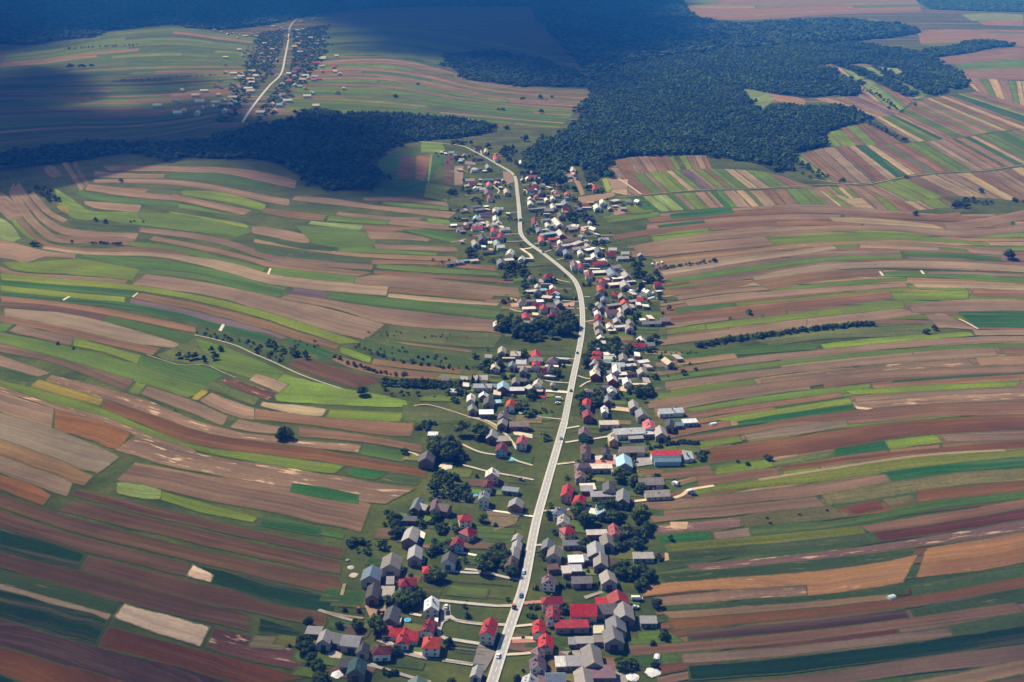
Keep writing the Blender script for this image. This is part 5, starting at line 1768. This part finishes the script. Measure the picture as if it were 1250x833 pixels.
FORESTS = [
 ('forest', px("642,205 648,186 665,173 690,166 703,150 712,130 722,112 733,104 800,104 900,104 908,107 909,118 934,140 950,129 984,134 1000,133 1020,131 1046,137 1062,145 1045,150 1015,160 1003,168 1008,179 965,188 970,195 956,212 945,210 925,200 900,196 850,188 800,190 760,192 741,196 742,208 728,222 714,218 710,203 690,200 686,214 680,224 665,226 648,214"), 8.3, 11, GREEN1, FPROTO, 1, 1.0, 'broad dark forest of leafy trees beyond the right side of the village'),
 ('forest', px("722,112 725,106 745,88 790,75 850,67 920,61 990,56 1040,52 1075,58 1110,62 1140,72 1168,92 1178,106 1160,108 1130,98 1100,84 1060,78 1010,78 1000,82 1020,92 1048,104 1052,113 1046,118 1020,116 985,120 950,116 908,106 900,104 800,104 733,104"), 11.5, 12, GREEN1, FPROTO, 2, 1.0, 'distant upper part of the big forest running down in dark belts'),
 ('forest', px("430,142 480,142 600,190 700,235 772,272 740,282 660,245 560,195", 3.571, 900, 40), 11.0, 11, GREEN1, FPROTO, 3, 1.0, 'long slanting tree belt below the distant forest'),
 ('forest', px("600,150 700,190 800,225 885,268 860,278 760,235 640,180", 3.571, 900, 40), 11.0, 12, GREEN1, FPROTO, 4, 1.0, 'second slanting tree belt right of the longest one'),
 ('forest', px("700,160 780,165 900,190 960,180 998,238 970,248 900,215 930,258 905,266 830,225", 3.571, 900, 40), 12.0, 12, GREEN1, FPROTO, 5, 1.0, 'broad tip of the forest above the slanting strips'),
 ('forest', px("800,78 900,70 1000,42 1100,38 1210,50 1200,62 1110,66 1000,92 880,108 830,100", 3.571, 900, 40), 14.0, 11, GREEN1, FFAR, 6, 1.0, 'dark wood between the pink fields at far right'),
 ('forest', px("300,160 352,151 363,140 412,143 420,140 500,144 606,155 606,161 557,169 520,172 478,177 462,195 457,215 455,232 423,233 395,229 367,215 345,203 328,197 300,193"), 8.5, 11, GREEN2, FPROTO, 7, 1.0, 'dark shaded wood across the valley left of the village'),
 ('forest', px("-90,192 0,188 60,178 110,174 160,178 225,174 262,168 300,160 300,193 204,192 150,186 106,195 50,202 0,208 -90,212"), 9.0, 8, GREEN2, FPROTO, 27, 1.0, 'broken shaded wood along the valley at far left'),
 ('forest', px("775,20 800,5 860,0 850,15 800,35 780,35", 3.788, 0, 190), 9.0, 10, GREEN1, FPROTO, 8, 1.0, 'small sunlit grove in front of the shaded wood'),
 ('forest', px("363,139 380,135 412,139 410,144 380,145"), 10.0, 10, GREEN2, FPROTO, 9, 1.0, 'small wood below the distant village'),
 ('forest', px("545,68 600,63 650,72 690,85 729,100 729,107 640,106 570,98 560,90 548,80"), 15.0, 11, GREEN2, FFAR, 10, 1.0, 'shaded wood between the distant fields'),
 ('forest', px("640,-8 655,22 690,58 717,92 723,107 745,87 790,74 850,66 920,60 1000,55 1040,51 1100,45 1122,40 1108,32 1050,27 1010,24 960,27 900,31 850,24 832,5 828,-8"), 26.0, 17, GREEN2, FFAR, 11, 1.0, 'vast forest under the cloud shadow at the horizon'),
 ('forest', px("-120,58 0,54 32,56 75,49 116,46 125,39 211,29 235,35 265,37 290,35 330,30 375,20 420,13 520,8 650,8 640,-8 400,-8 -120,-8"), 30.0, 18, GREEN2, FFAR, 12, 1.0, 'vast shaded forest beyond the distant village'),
 ('forest', px("1110,-6 1130,8 1140,12 1200,14 1290,16 1290,3 1180,0"), 26.0, 13, GREEN1, FFAR, 13, 1.0, 'wooded belt in front of the farthest village'),
 ('forest', px("280,200 330,196 345,150 352,120 370,80 375,60 385,40 395,28 372,30 362,52 358,75 350,95 335,112 320,132 308,148 296,150 290,140 305,125 318,105 330,92 338,70 342,40 332,40 322,62 310,88 290,110 272,130 265,145") if False else px("258,148 268,130 284,108 300,86 308,62 318,40 366,36 400,30 398,52 392,76 380,98 358,118 338,138 318,152"), 21.0, 6.5, GREEN1, FFAR, 14, 0.45, 'loose garden trees all through the distant village'),
]
for nm, poly, sp_, hh, colr, pr, sd, wd, lab in FORESTS:
    av = [(ground(*p), 26.0) for p in smooth_line(FROAD, 160)] if sd == 14 else None
    tag(forest(nm, poly, sp_, hh, colr, pr, sd, wd, avoid=av, keep=0.5 if sd == 27 else 0.95), lab, 'forest', None, 'stuff')

# garden bushes between the houses
CLEAR = [(r_['loc'], 0.5*math.hypot(r_['L'], r_['W']) + 1.0) for r_ in BUILDINGS]
for k in range(620):
    r_ = rngt.choice(BUILDINGS)
    p = r_['loc'] + Vector((rngt.uniform(-26, 26), rngt.uniform(-26, 26), 0))
    if any((p - c).length < q for c, q in CLEAR): continue
    d = rngt.random()
    tree('b' if d < 0.6 else 'd', p, rngt.uniform(1.6, 3.4) if d < 0.6 else rngt.uniform(3.5, 6.5), 'small garden bush among the village houses' if d < 0.6 else 'small garden tree among the village houses', 'garden bushes' if d < 0.6 else 'garden trees')
def apparent(q):
    d = (q[1] - cam.location).length
    return q[2] / d
for kind, name, label in (('d', 'trees', 'the smaller leafy trees among the gardens and fields'), ('b', 'bushes', 'the smaller bushes among the gardens and fields'), ('c', 'conifers', 'the smaller conifers of rows and hedges')):
    L_ = sorted((q for q in PLANTS if q[0] == kind), key=lambda q: -apparent(q))
    for q in L_[:295]: grow(*q)
    rest = L_[295:]
    if rest:
        X = np.array([q[1].x for q in rest]); Y = np.array([q[1].y for q in rest]); H = np.array([q[2] for q in rest])
        rr = np.random.default_rng(3)
        tag(mass(name, X, Y, H, H*rr.uniform(1.05, 1.5, len(H)), LEAFC[0], FPROTO, 40, 0.0), label, 'trees', None, 'stuff')
# ------------------------------------------------------------------ the distant villages
def plain(col, name):
    m, nt, bs = nodes(name, 0.9, 0.2); bs.inputs['Base Color'].default_value = lin(*col); return m
FW = plain((206, 198, 188), 'distant rendered wall')
def far_house(p, rz, L, W, h, code, label, group):
    mb = MB(); gable_wall(mb, L, W, h, 0.34*W); nw = len(mb.f); gable_roof(mb, L, W, h, 0.34*W, 0.4)
    me = mb.mesh('house'); me.materials.append(FW); me.materials.append(M['roof'])
    for i, q in enumerate(me.polygons): q.material_index = 0 if i < nw else 1
    o = link('house', me, None, None, lin(*RC[code])); o.location = p; o.rotation_euler = (0, 0, rz)
    return tag(o, label, 'house', group)
rngv = random.Random(8)
FP = [ground(*p) for p in smooth_line(FROAD[1:], 120)]
spots = []
for tries in range(6000):
    if len(spots) >= 150: break
    i = rngv.randint(0, 112); a, b = FP[i], FP[i+1]
    d = (b-a).normalized(); n = Vector((-d.y, d.x, 0)); s = rngv.choice((-1, 1))
    off = 22 + abs(rngv.gauss(0, 85)) * (1.0 + 0.3*(s > 0))
    if off > 230: continue
    p = a + n*s*off + d*rngv.uniform(-20, 20)
    if any((p-q).length < 21 for q in spots): continue
    spots.append(p)
    code = rngv.choice('gwwwwwyyyybrrkol'); q = rngv.random()
    far_house(p, math.atan2(d.y, d.x) - math.pi/2 + rngv.choice((0, math.pi/2)) + rngv.uniform(-.1,.1), rngv.uniform(11, 24), rngv.uniform(9, 13), rngv.uniform(4, 6), code,
              f'tiny {RN[code]} roofed house in the distant village along the pale road', f'{RN[code]} roofed houses of the distant village')
for i in range(34):
    p = ground(rngv.uniform(1145, 1250), rngv.uniform(2, 13))
    code = rngv.choice('wwygr')
    far_house(p, rngv.uniform(0, 3.14), rngv.uniform(14, 26), rngv.uniform(10, 13), 6, code,
              f'speck of a {RN[code]} roofed house in the farthest village by the horizon', f'{RN[code]} roofed houses of the farthest village')
for x, y in ((232,26),(238,28),(246,31),(255,34),(262,38),(270,40),(278,43),(249,28),(284,42),(292,44)):
    far_house(ground(x, y), rngv.uniform(0,3), 16, 10, 5, rngv.choice('wy'), 'speck of a pale house in the shaded hamlet before the far forest', 'houses of the shaded hamlet')

# ------------------------------------------------------------------ vehicles and small things
def car(px_, py_, toward, col, label, kind='car', L=4.3):
    p = ground(px_, py_); q = ground(*toward); d = q - p
    zg = 0.57
    o = empty(kind if kind != 'car' else 'parked_car' if 'parked' in label else 'car', p + Vector((0,0,zg)), math.atan2(d.y, d.x) - math.pi/2)
    tag(o, label, 'van' if kind == 'van' else 'tractor' if kind == 'tractor' else 'car')
    W = 1.8 if kind != 'van' else 2.0
    prof = {'car': [(-.5,.35),(-.5,.85),(-.42,.95),(-.2,.98),(.22,.95),(.46,.82),(.5,.6),(.5,.35)],
            'van': [(-.5,.4),(-.5,2.1),(-.46,2.2),(.2,2.2),(.28,2.1),(.4,1.25),(.5,1.05),(.5,.4)],
            'tractor': [(-.5,.7),(-.5,1.3),(-.1,1.4),(-.05,1.5),(.45,1.4),(.5,1.2),(.5,.7)]}[kind]
    ww = W if kind != 'tractor' else 1.0
    MB().loft([[(s*ww/2*0.98, y*L, z) for y, z in prof] for s in (-1, 1)]).build('body', M['paint'], o, lin(*col))
    if kind != 'van':
        c = {'car': [(-.36,.96),(-.28,1.42),(.06,1.45),(.2,.96)], 'tractor': [(-.45,1.3),(-.42,2.5),(-.08,2.5),(-.02,1.4)]}[kind]
        MB().loft([[(s*W/2*0.84, y*L, z) for y, z in c] for s in (-1, 1)]).build('cabin_glass', M['glass'], o)
        t = {'car': (-.27*L, .05*L, 1.43, 1.5), 'tractor': (-.43*L, -.07*L, 2.5, 2.58)}[kind]
        MB().box(-W*.42, W*.42, t[0], t[1], t[2]+.003, t[3]).build('cabin_roof', M['paint'], o, lin(*col))
    else:
        MB().loft([[(s*W/2*0.86, y*L, z) for y, z in ((.215,2.14),(.295,2.1),(.41,1.3),(.33,1.34))] for s in (-1, 1)]).build('windscreen', M['glass'], o)
    for sx in (-1, 1):
        for sy in (-.3, .31):
            r = .33 if kind != 'tractor' else (.75 if sy < 0 else .45)
            w = MB(); w.cyl((sx*W*.37, sy*L, r), (sx*W*.51, sy*L, r), r, r, 12); w.build('wheel', M['rubber'], o, lin(34,34,36))
Z = lambda x, y, k, ox, oy: (x/k+ox, y/k+oy)
def Zc(x, y, k, ox, oy, tx, ty, *a, **kw): car(*Z(x, y, k, ox, oy), Z(tx, ty, k, ox, oy), *a, **kw)
R2 = (6.944, 500, 713); R1 = (6.944, 360, 713); R4 = (6.944, 400, 593); P3 = (6.944, 680, 510)
Zc(752, 622, *R2, 800, 500, (232,232,232), 'white car driving on the road below the red roofed hall')
Zc(945, 110, *R2, 965, 30, (74,104,150), 'blue car driving behind the orange tractor on the road')
Zc(884, 205, *R2, 910, 120, (196,120,40), 'orange tractor driving on the road between two cars', kind='tractor', L=4.4)
Zc(310, 205, *R2, 325, 120, (228,230,232), 'white parked car beside the white roofed house')
Zc(320, 252, *R2, 335, 180, (60,66,78), 'dark parked car below the white one by the white roofed house')
Zc(228, 335, *R2, 236, 280, (232,234,236), 'white van parked right of the dark red gabled house', kind='van', L=5.4)
Zc(888, 335, *R1, 905, 280, (226,230,232), 'white van parked right of the dark grey barn near the pool', kind='van', L=5.4)
Zc(540, 232, *R1, 545, 180, (190,70,40), 'red tractor standing on the grass beside the sandy yard', kind='tractor', L=4.2)
Zc(728, 262, *R1, 780, 250, (50,44,40), 'black digger like tractor on the sandy yard', kind='tractor', L=4.6)
Zc(955, 140, 6.944, 640, 713, 1010, 140, (236,232,228), 'white van behind the red gabled barn on the right', kind='van', L=6.5)
Zc(942, 210, 6.944, 640, 713, 985, 206, (220,226,232), 'white parked car below the van behind the red gabled barn')
Zc(688, 745, 6.944, 540, 593, 700, 690, (190,206,226), 'pale car driving on the road above the first bend')
Zc(775, 482, *R4, 800, 440, (120,170,220), 'light blue parked car beside the paved pad')
Zc(812, 648, *R4, 822, 600, (90,160,220), 'bright blue parked car below the light grey barn')
Zc(632, 715, *R4, 640, 660, (226,230,236), 'white parked car right of the largest grey barn')
Zc(1135, 722, 8.333, 500, 500, 1180, 735, (116,122,128), 'silver parked car on the grass above the dark low shed', L=5.0)
Zc(1128, 640, *P3, 1160, 632, (240,240,242), 'white van parked on the field end of the sandy track', kind='van', L=5.5)
Zc(1160, 662, *P3, 1190, 662, (60,66,76), 'dark parked car on the field end of the sandy track')
Zc(440, 692, *P3, 480, 684, (214,60,30), 'red tractor parked under the long grey roof', kind='tractor', L=5.5)
Zc(1020, 572, 8.333, 560, 420, 1060, 575, (236,236,238), 'white van parked beside the road below the white yard', kind='van', L=6.0)
Zc(1010, 612, 8.333, 560, 420, 1040, 610, (228,228,232), 'white parked car beside the van below the white yard')
Zc(1118, 182, 8.333, 690, 410, 1125, 170, (40,44,52), 'dark car', L=4.3) if False else None
Zc(122, 184, 8.333, 690, 410, 135, 120, (44,48,56), 'dark car driving on the road below the grove')
Zc(58, 570, 8.333, 690, 410, 64, 520, (52,58,70), 'dark car driving past the round roadside tree')
Zc(32, 185, *P3, 42, 130, (130,150,190), 'blue grey car driving on the road beside the green walled house')
Zc(192, 240, 10.417, 620, 250, 196, 200, (60,64,70), 'dark car driving on the upper bend of the road')
Zc(445, 618, 10.417, 620, 250, 500, 650, (70,60,66), 'dark car driving on the road just before its curve')
Zc(395, 565, 10.417, 620, 250, 340, 520, (214,216,220), 'pale car driving towards the sharp bend')
rngh = random.Random(4)
def heap(name, x, y, r, h, col, label, cat, mat='dirt', group=None):
    p = ground(x, y); mb = MB(); n = 14; rings = []
    for k in range(5):
        t = k/4; rr = r*0.6*(1-t**1.6)*0.98 + .05
        rings.append([(p.x + rr*rngh.uniform(.75,1.2)*math.cos(2*math.pi*i/n), p.y + rr*rngh.uniform(.75,1.2)*math.sin(2*math.pi*i/n), 0.4 + 0.4*h*t*rngh.uniform(.8,1.15) if k else 0.3) for i in range(n)])
    mb.loft(rings)
    tag(mb.build(name, M[mat], None, lin(*col)), label, cat, group)
heap('tarpaulin_heap', *Z(362, 770, *R1), 5.5, 2.0, (236,228,224), 'white tarpaulin heap in front of the dark green barn', 'heap', 'plastic')
heap('tarpaulin_heap', *Z(912, 795, 6.944, 640, 713), 6.0, 2.2, (236,226,222), 'white tarpaulin heap at the field end of the near right yards', 'heap', 'plastic')
heap('rubble_heap', *Z(1090, 755, 6.944, 640, 713), 6.5, 1.3, (214,210,206), 'low pale rubble heap between the near right gardens', 'heap')
heap('rubble_heap', *Z(195, 700, *R4), 3.5, 1.3, (190,184,176), 'pale rubble heap on the meadow left of the blue grey barn', 'heap')
heap('rubble_heap', *Z(220, 765, *R4), 4.5, 1.0, (186,170,150), 'tan rubble heap below the pale one on the meadow', 'heap')
heap('rubble_heap', *Z(170, 635, *R4), 2.2, 1.5, (150,146,142), 'small grey rubble heap above the pale ones on the meadow', 'heap')
heap('timber_heap', *Z(845, 520, 8.333, 560, 420), 7.5, 2.2, (150,44,40), 'red brick coloured heap in the white yard by the road', 'heap')
heap('rubble_heap', *Z(520, 515, 8.333, 560, 420), 6.5, 2.2, (150,132,112), 'brown earth heap below the long white shed', 'heap')
heap('rubble_heap', *Z(380, 595, 8.333, 500, 500), 6.0, 1.5, (216,196,170), 'sandy heap in the yard right of the big grey barn', 'heap')
def bale(x, y, r, wrapped, label, group):
    p = ground(x, y); mb = MB(); a = rngh.uniform(0, 3); d = Vector((math.cos(a), math.sin(a), 0))*r*.8
    c = Vector((p.x, p.y, r*0.95 + .3)); mb.cyl(c-d*1.0, c-d*.86, r*.86, r, 14); mb.cyl(c-d*.858, c+d*.858, r, r, 14); mb.cyl(c+d*.86, c+d, r, r*.86, 14)
    tag(mb.build('hay_bale', M['plastic'] if wrapped else M['dirt'], None, lin(*((236,236,234) if wrapped else (120,92,58)))), label, 'bale', group)
for x, y in ((798,570),(858,560),(918,548)): bale(*Z(x, y, 10.417, 720, 270), 1.7, True, 'white wrapped bale in the line of three beside the hedge', 'white bales by the hedge')
for x, y in ((480,106),(577,96),(660,84),(490,122)): bale(*Z(x, y, 2.451, 740, 590), 0.9, False, 'dark round bale on the olive strip', 'round bales on the olive strip')
for x, y in ((990,575),(1012,578)): bale(*Z(x, y, *P3), 1.5, True, 'white wrapped bale on the grass beside the long white shed', 'white bales on the grass')
def tunnel(x0, y0, x1, y1, W, label):
    a, b = ground(x0, y0), ground(x1, y1); d = b - a
    o_ = empty('greenhouse', (a+b)/2, math.atan2(d.y, d.x) - math.pi/2); tag(o_, label, 'greenhouse')
    L = d.length; ring = lambda y: [(W/2*math.cos(math.pi*i/8), y, 0.2 + W*.42*math.sin(math.pi*i/8)) for i in range(9)]
    MB().loft([ring(-L/2), ring(L/2)]).build('cover', M['plastic'], o_, lin(222,226,224))
    e = MB()
    for y in (-L/2, 0, L/2):
        r = ring(y)
        for p, q in zip(r, r[1:]): e.cyl(Vector(p)*1.0 + Vector((0,0,.03)), Vector(q) + Vector((0,0,.03)), .06, .06, 5)
    e.build('hoop_frame', M['wood'], o_, lin(120,116,110))
tunnel(*Z(940, 330, 10.417, 700, 330), *Z(1015, 300, 10.417, 700, 330), 5, 'white plastic greenhouse right of the orange roofed barn')
tunnel(*Z(940, 385, 10.417, 700, 330), *Z(1020, 360, 10.417, 700, 330), 5, 'second white greenhouse, nearer one beside the orange roofed barn')
tunnel(*Z(1060, 364, 10.417, 700, 330), *Z(1105, 356, 10.417, 700, 330), 4, 'small white greenhouse standing alone on the strip end')
tunnel(*Z(310, 318, 2.451, 740, 390), *Z(328, 314, 2.451, 740, 390), 4, 'tiny white greenhouse on the dark green garden strip')
tunnel(*Z(1118, 675, 6.944, 640, 713), *Z(1130, 612, 6.944, 640, 713), 3.5, 'narrow white greenhouse in the near right garden')
tunnel(*Z(843, 348, 2.451, 740, 590), *Z(862, 342, 2.451, 740, 590), 4, 'lone white greenhouse on the wide lower right strips')
def pool(x, y, r, label):
    p = ground(x, y); o_ = empty('garden_pool', p); tag(o_, label, 'pool')
    MB().cyl((0,0,.02), (0,0,1.1), r, r, 20).build('pool_wall', M['plastic'], o_, lin(206,220,228))
    MB().cyl((0,0,1.103), (0,0,1.12), r*.92, r*.92, 20).build('pool_water', M['plastic'], o_, lin(40,170,206))
pool(*Z(955, 318, *R1), 1.9, 'round turquoise garden pool behind the red roofed farmhouse')
pool(*Z(1040, 525, 8.333, 500, 500), 1.8, 'round turquoise pool beside the lane below the mauve house')
pool(*Z(282, 92, 6.944, 540, 593), 1.6, 'small pale blue pool left of the blue grey house')

# ------------------------------------------------------------------ labels of the buildings
LAND = [(604,770,'the red hall by the road'),(706,742,'the long red farmstead'),(400,785,'the long grey farm'),(440,690,'the four grey barns'),
        (622,655,'the grey roofed row'),(560,630,'the white walled lane'),(690,625,'the first side road'),(745,640,'the large dark trees'),(520,560,'the big barn on the field edge'),
        (815,553,'the red roofed works'),(775,530,'the pink gabled barn'),(590,470,'the long white shed'),(640,460,'the round red house'),(703,474,'the round roadside tree'),
        (860,500,'the white hall on the field edge'),(745,425,'the overgrown gardens'),(655,405,'the dark grove'),(660,360,'the conifer hedge'),(785,364,'the orange roofed barn'),
        (805,394,'the long grey shed'),(740,348,'the pink barn cluster'),(690,285,'the large white hall'),(735,320,'the orange barn by the curve'),(636,288,'the sharp road bend'),
        (585,277,'the long pink barn'),(622,307,'the white gabled villa'),(615,225,'the upper meadow'),(588,190,'the far end of the road'),(735,255,'the white house on the lawn'),
        (700,207,'the two houses at the forest'),(690,250,'the small upper wood')]
SHAPE = {'G': 'gabled', 'H': 'hipped', 'F': 'flat topped'}
ORD = ['', 'second ', 'third ', 'fourth ', 'fifth ', 'sixth ', 'seventh ', 'eighth ', 'ninth ', 'tenth ', 'eleventh ', 'twelfth ']
RPTS = smooth_line(ROAD, 300)
def side_of(x, y):
    q = min(RPTS, key=lambda p: abs(p[1]-y)); return 'left' if x < q[0] else 'right'
groups = {}
for r_ in BUILDINGS:
    size = 'long' if r_['L'] > 15 else 'big' if r_['W'] >= 9 else 'small' if r_['L']*r_['W'] < 45 else ''
    li = min(range(len(LAND)), key=lambda i: (LAND[i][0]-r_['px'])**2 + (LAND[i][1]-r_['py'])**2)
    r_['li'] = li; r_['dist'] = math.hypot(LAND[li][0]-r_['px'], LAND[li][1]-r_['py'])
    r_['base'] = ' '.join(w for w in (size, RN[r_['code']], SHAPE[r_['typ']], r_['cat']) if w)
    groups.setdefault((r_['base'], li, side_of(r_['px'], r_['py'])), []).append(r_)
for (base, li, side), rs in groups.items():
    rs.sort(key=lambda r: r['dist'])
    for i, r_ in enumerate(rs):
        lab = f"{base} {side} of the road, {ORD[min(i, 11)]}nearest to {LAND[li][2]}"
        if len(lab.split()) > 16: lab = lab.replace(' of the road,', ' of road,')
        if len(lab.split()) > 16: lab = lab.replace('flat topped', 'flat')
        if len(lab.split()) > 16: lab = lab.replace('nearest to', 'by')
        if len(lab.split()) > 16: lab = lab.replace('small ', '', 1).replace('long ', '', 1)
        r_['o']['label'] = lab
        r_['o']['group'] = {'house': 'houses', 'barn': 'barns', 'shed': 'sheds', 'outbuilding': 'outbuildings'}[r_['cat']] + ' of the village'

fg = {}
for o_, x, y in FENCES:
    li = min(range(len(LAND)), key=lambda i: (LAND[i][0]-x)**2 + (LAND[i][1]-y)**2)
    fg.setdefault((li, side_of(x, y)), []).append((math.hypot(LAND[li][0]-x, LAND[li][1]-y), o_))
for (li, side), rs in fg.items():
    for i, (_, o_) in enumerate(sorted(rs, key=lambda q: q[0])):
        o_['label'] = f"thin garden fence {side} of the road, {ORD[min(i, 11)]}nearest to {LAND[li][2]}"

# ------------------------------------------------------------------ clouds, high above the haze, whose shade lies on the land
def cloud_material():
    m = bpy.data.materials.new('cloud'); m.use_nodes = True; nt = m.node_tree; nt.nodes.clear()
    out = N(nt, 'ShaderNodeOutputMaterial'); tr = N(nt, 'ShaderNodeBsdfTransparent'); df = N(nt, 'ShaderNodeBsdfDiffuse')
    df.inputs['Color'].default_value = (0.85, 0.86, 0.88, 1)
    at = N(nt, 'ShaderNodeAttribute', attribute_name='cover')
    mx = N(nt, 'ShaderNodeMixShader')
    nt.links.new(at.outputs['Fac'], mx.inputs[0]); nt.links.new(tr.outputs[0], mx.inputs[1]); nt.links.new(df.outputs[0], mx.inputs[2])
    nt.links.new(mx.outputs[0], out.inputs['Surface'])
    return m
CLOUD = cloud_material()
CLOUD_Z = 1500.0
def seg_dist(poly, X, Y):
    d = np.full(X.shape, 1e12)
    for (x0, y0), (x1, y1) in zip(poly, poly[1:] + poly[:1]):
        dx, dy = x1-x0, y1-y0; L2 = dx*dx + dy*dy + 1e-9
        t = np.clip(((X-x0)*dx + (Y-y0)*dy)/L2, 0, 1)
        d = np.minimum(d, (X-x0-t*dx)**2 + (Y-y0-t*dy)**2)
    return np.sqrt(d)
def cloud(px_poly, cell, soft, cover, seed, wob):
    poly = [tuple(ground(*p))[:2] for p in px_poly]
    x0, x1 = min(p[0] for p in poly)-soft, max(p[0] for p in poly)+soft; y0, y1 = min(p[1] for p in poly)-soft, max(p[1] for p in poly)+soft
    xs, ys = np.arange(x0, x1+cell, cell), np.arange(y0, y1+cell, cell)
    X, Y = np.meshgrid(xs, ys)
    r = np.random.default_rng(seed); ph = r.uniform(0, 6.28, 12)
    W = np.zeros(X.shape)
    for k, (f, a) in enumerate(((0.0016,1),(0.0037,.6),(0.0071,.35))):
        W += a*(np.sin(X*f+ph[k]+1.7*np.sin(Y*f*.8+ph[k+3]))+np.sin(Y*f*1.1+ph[k+6]+1.4*np.sin(X*f*.9+ph[k+9])))
    s = np.where(inside(poly, X, Y), 1, -1)*seg_dist(poly, X, Y) + W*wob
    t = np.clip(s/soft*0.5 + 0.5, 0, 1); D = t*t*(3-2*t)*cover
    ny, nx = X.shape
    off = SUN*(CLOUD_Z/SUN.z)
    bot = np.stack([X + off.x, Y + off.y, np.full(X.shape, CLOUD_Z)], -1).reshape(-1, 3)
    top = bot.copy(); top[:, 2] += (D*(180 + 60*np.sin(X*0.009)*np.cos(Y*0.008))).reshape(-1) + 1.0
    use = (D > 0.004)
    cellok = use[:-1,:-1] | use[1:,:-1] | use[:-1,1:] | use[1:,1:]
    J, I = np.where(cellok)
    a = J*nx + I; q = np.stack([a, a+1, a+nx+1, a+nx], -1)
    n = nx*ny
    faces = np.concatenate([q[:, ::-1], q + n])
    V = np.concatenate([bot, top]); cv = 1 - np.sqrt(1 - np.concatenate([D.ravel(), D.ravel()]))
    me = bpy.data.meshes.new('cloud'); used, inv = np.unique(faces, return_inverse=True)
    me.from_pydata(V[used].tolist(), [], inv.reshape(-1, 4).tolist())
    at = me.attributes.new('cover', 'FLOAT', 'POINT'); at.data.foreach_set('value', cv[used].astype(np.float32))
    me.materials.append(CLOUD)
    tag(link('cloud', me), kind='stuff')
cloud(px("-500,-22 400,-24 700,-24 826,-20 832,18 842,48 800,64 738,80 728,98 690,100 600,90 520,72 450,64 400,62 384,50 366,22 330,24 265,40 211,27 120,40 60,57 24,64 20,110 -20,140 -500,160"), 90, 260, 0.97, 3, 60)
cloud(px("-300,110 0,100 40,82 80,92 95,118 60,128 150,132 255,118 280,126 300,140 350,140 420,142 476,150 480,172 476,200 505,214 535,226 520,240 440,247 350,234 300,206 250,190 180,191 100,203 0,228 -300,240"), 40, 90, 0.93, 5, 26)
cloud(px("120,98 160,92 230,88 250,96 230,112 170,118 130,115"), 50, 110, 0.8, 9, 20)
cloud(px("-700,560 0,585 120,605 260,650 380,705 440,780 460,900 420,1200 -700,1200"), 25, 90, 0.47, 7, 12)  # thin unseen cloud, added to darken the near left fields
cloud(px("790,735 900,690 1050,650 1250,610 1800,540 1800,1200 760,1200 770,850"), 25, 90, 0.38, 8, 12)  # another added thin cloud out of view, dims the near right corner

# ------------------------------------------------------------------ the air
hz = MB(); hz.box(-31000, 31000, -7000, 46000, -1.0, CAM_H + 20)
hm = bpy.data.materials.new('haze'); hm.use_nodes = True; hm.node_tree.nodes.clear()
ho = hm.node_tree.nodes.new('ShaderNodeOutputMaterial'); hv = hm.node_tree.nodes.new('ShaderNodeVolumePrincipled')
hv.inputs['Color'].default_value = (0.03, 0.24, 1.0, 1)
hv.inputs['Absorption Color'].default_value = (1, 1, 1, 1)
hv.inputs['Density'].default_value = 0.0002
hv.inputs['Anisotropy'].default_value = -0.45
hm.node_tree.links.new(hv.outputs[0], ho.inputs['Volume'])
tag(hz.build('haze', hm), kind='stuff')
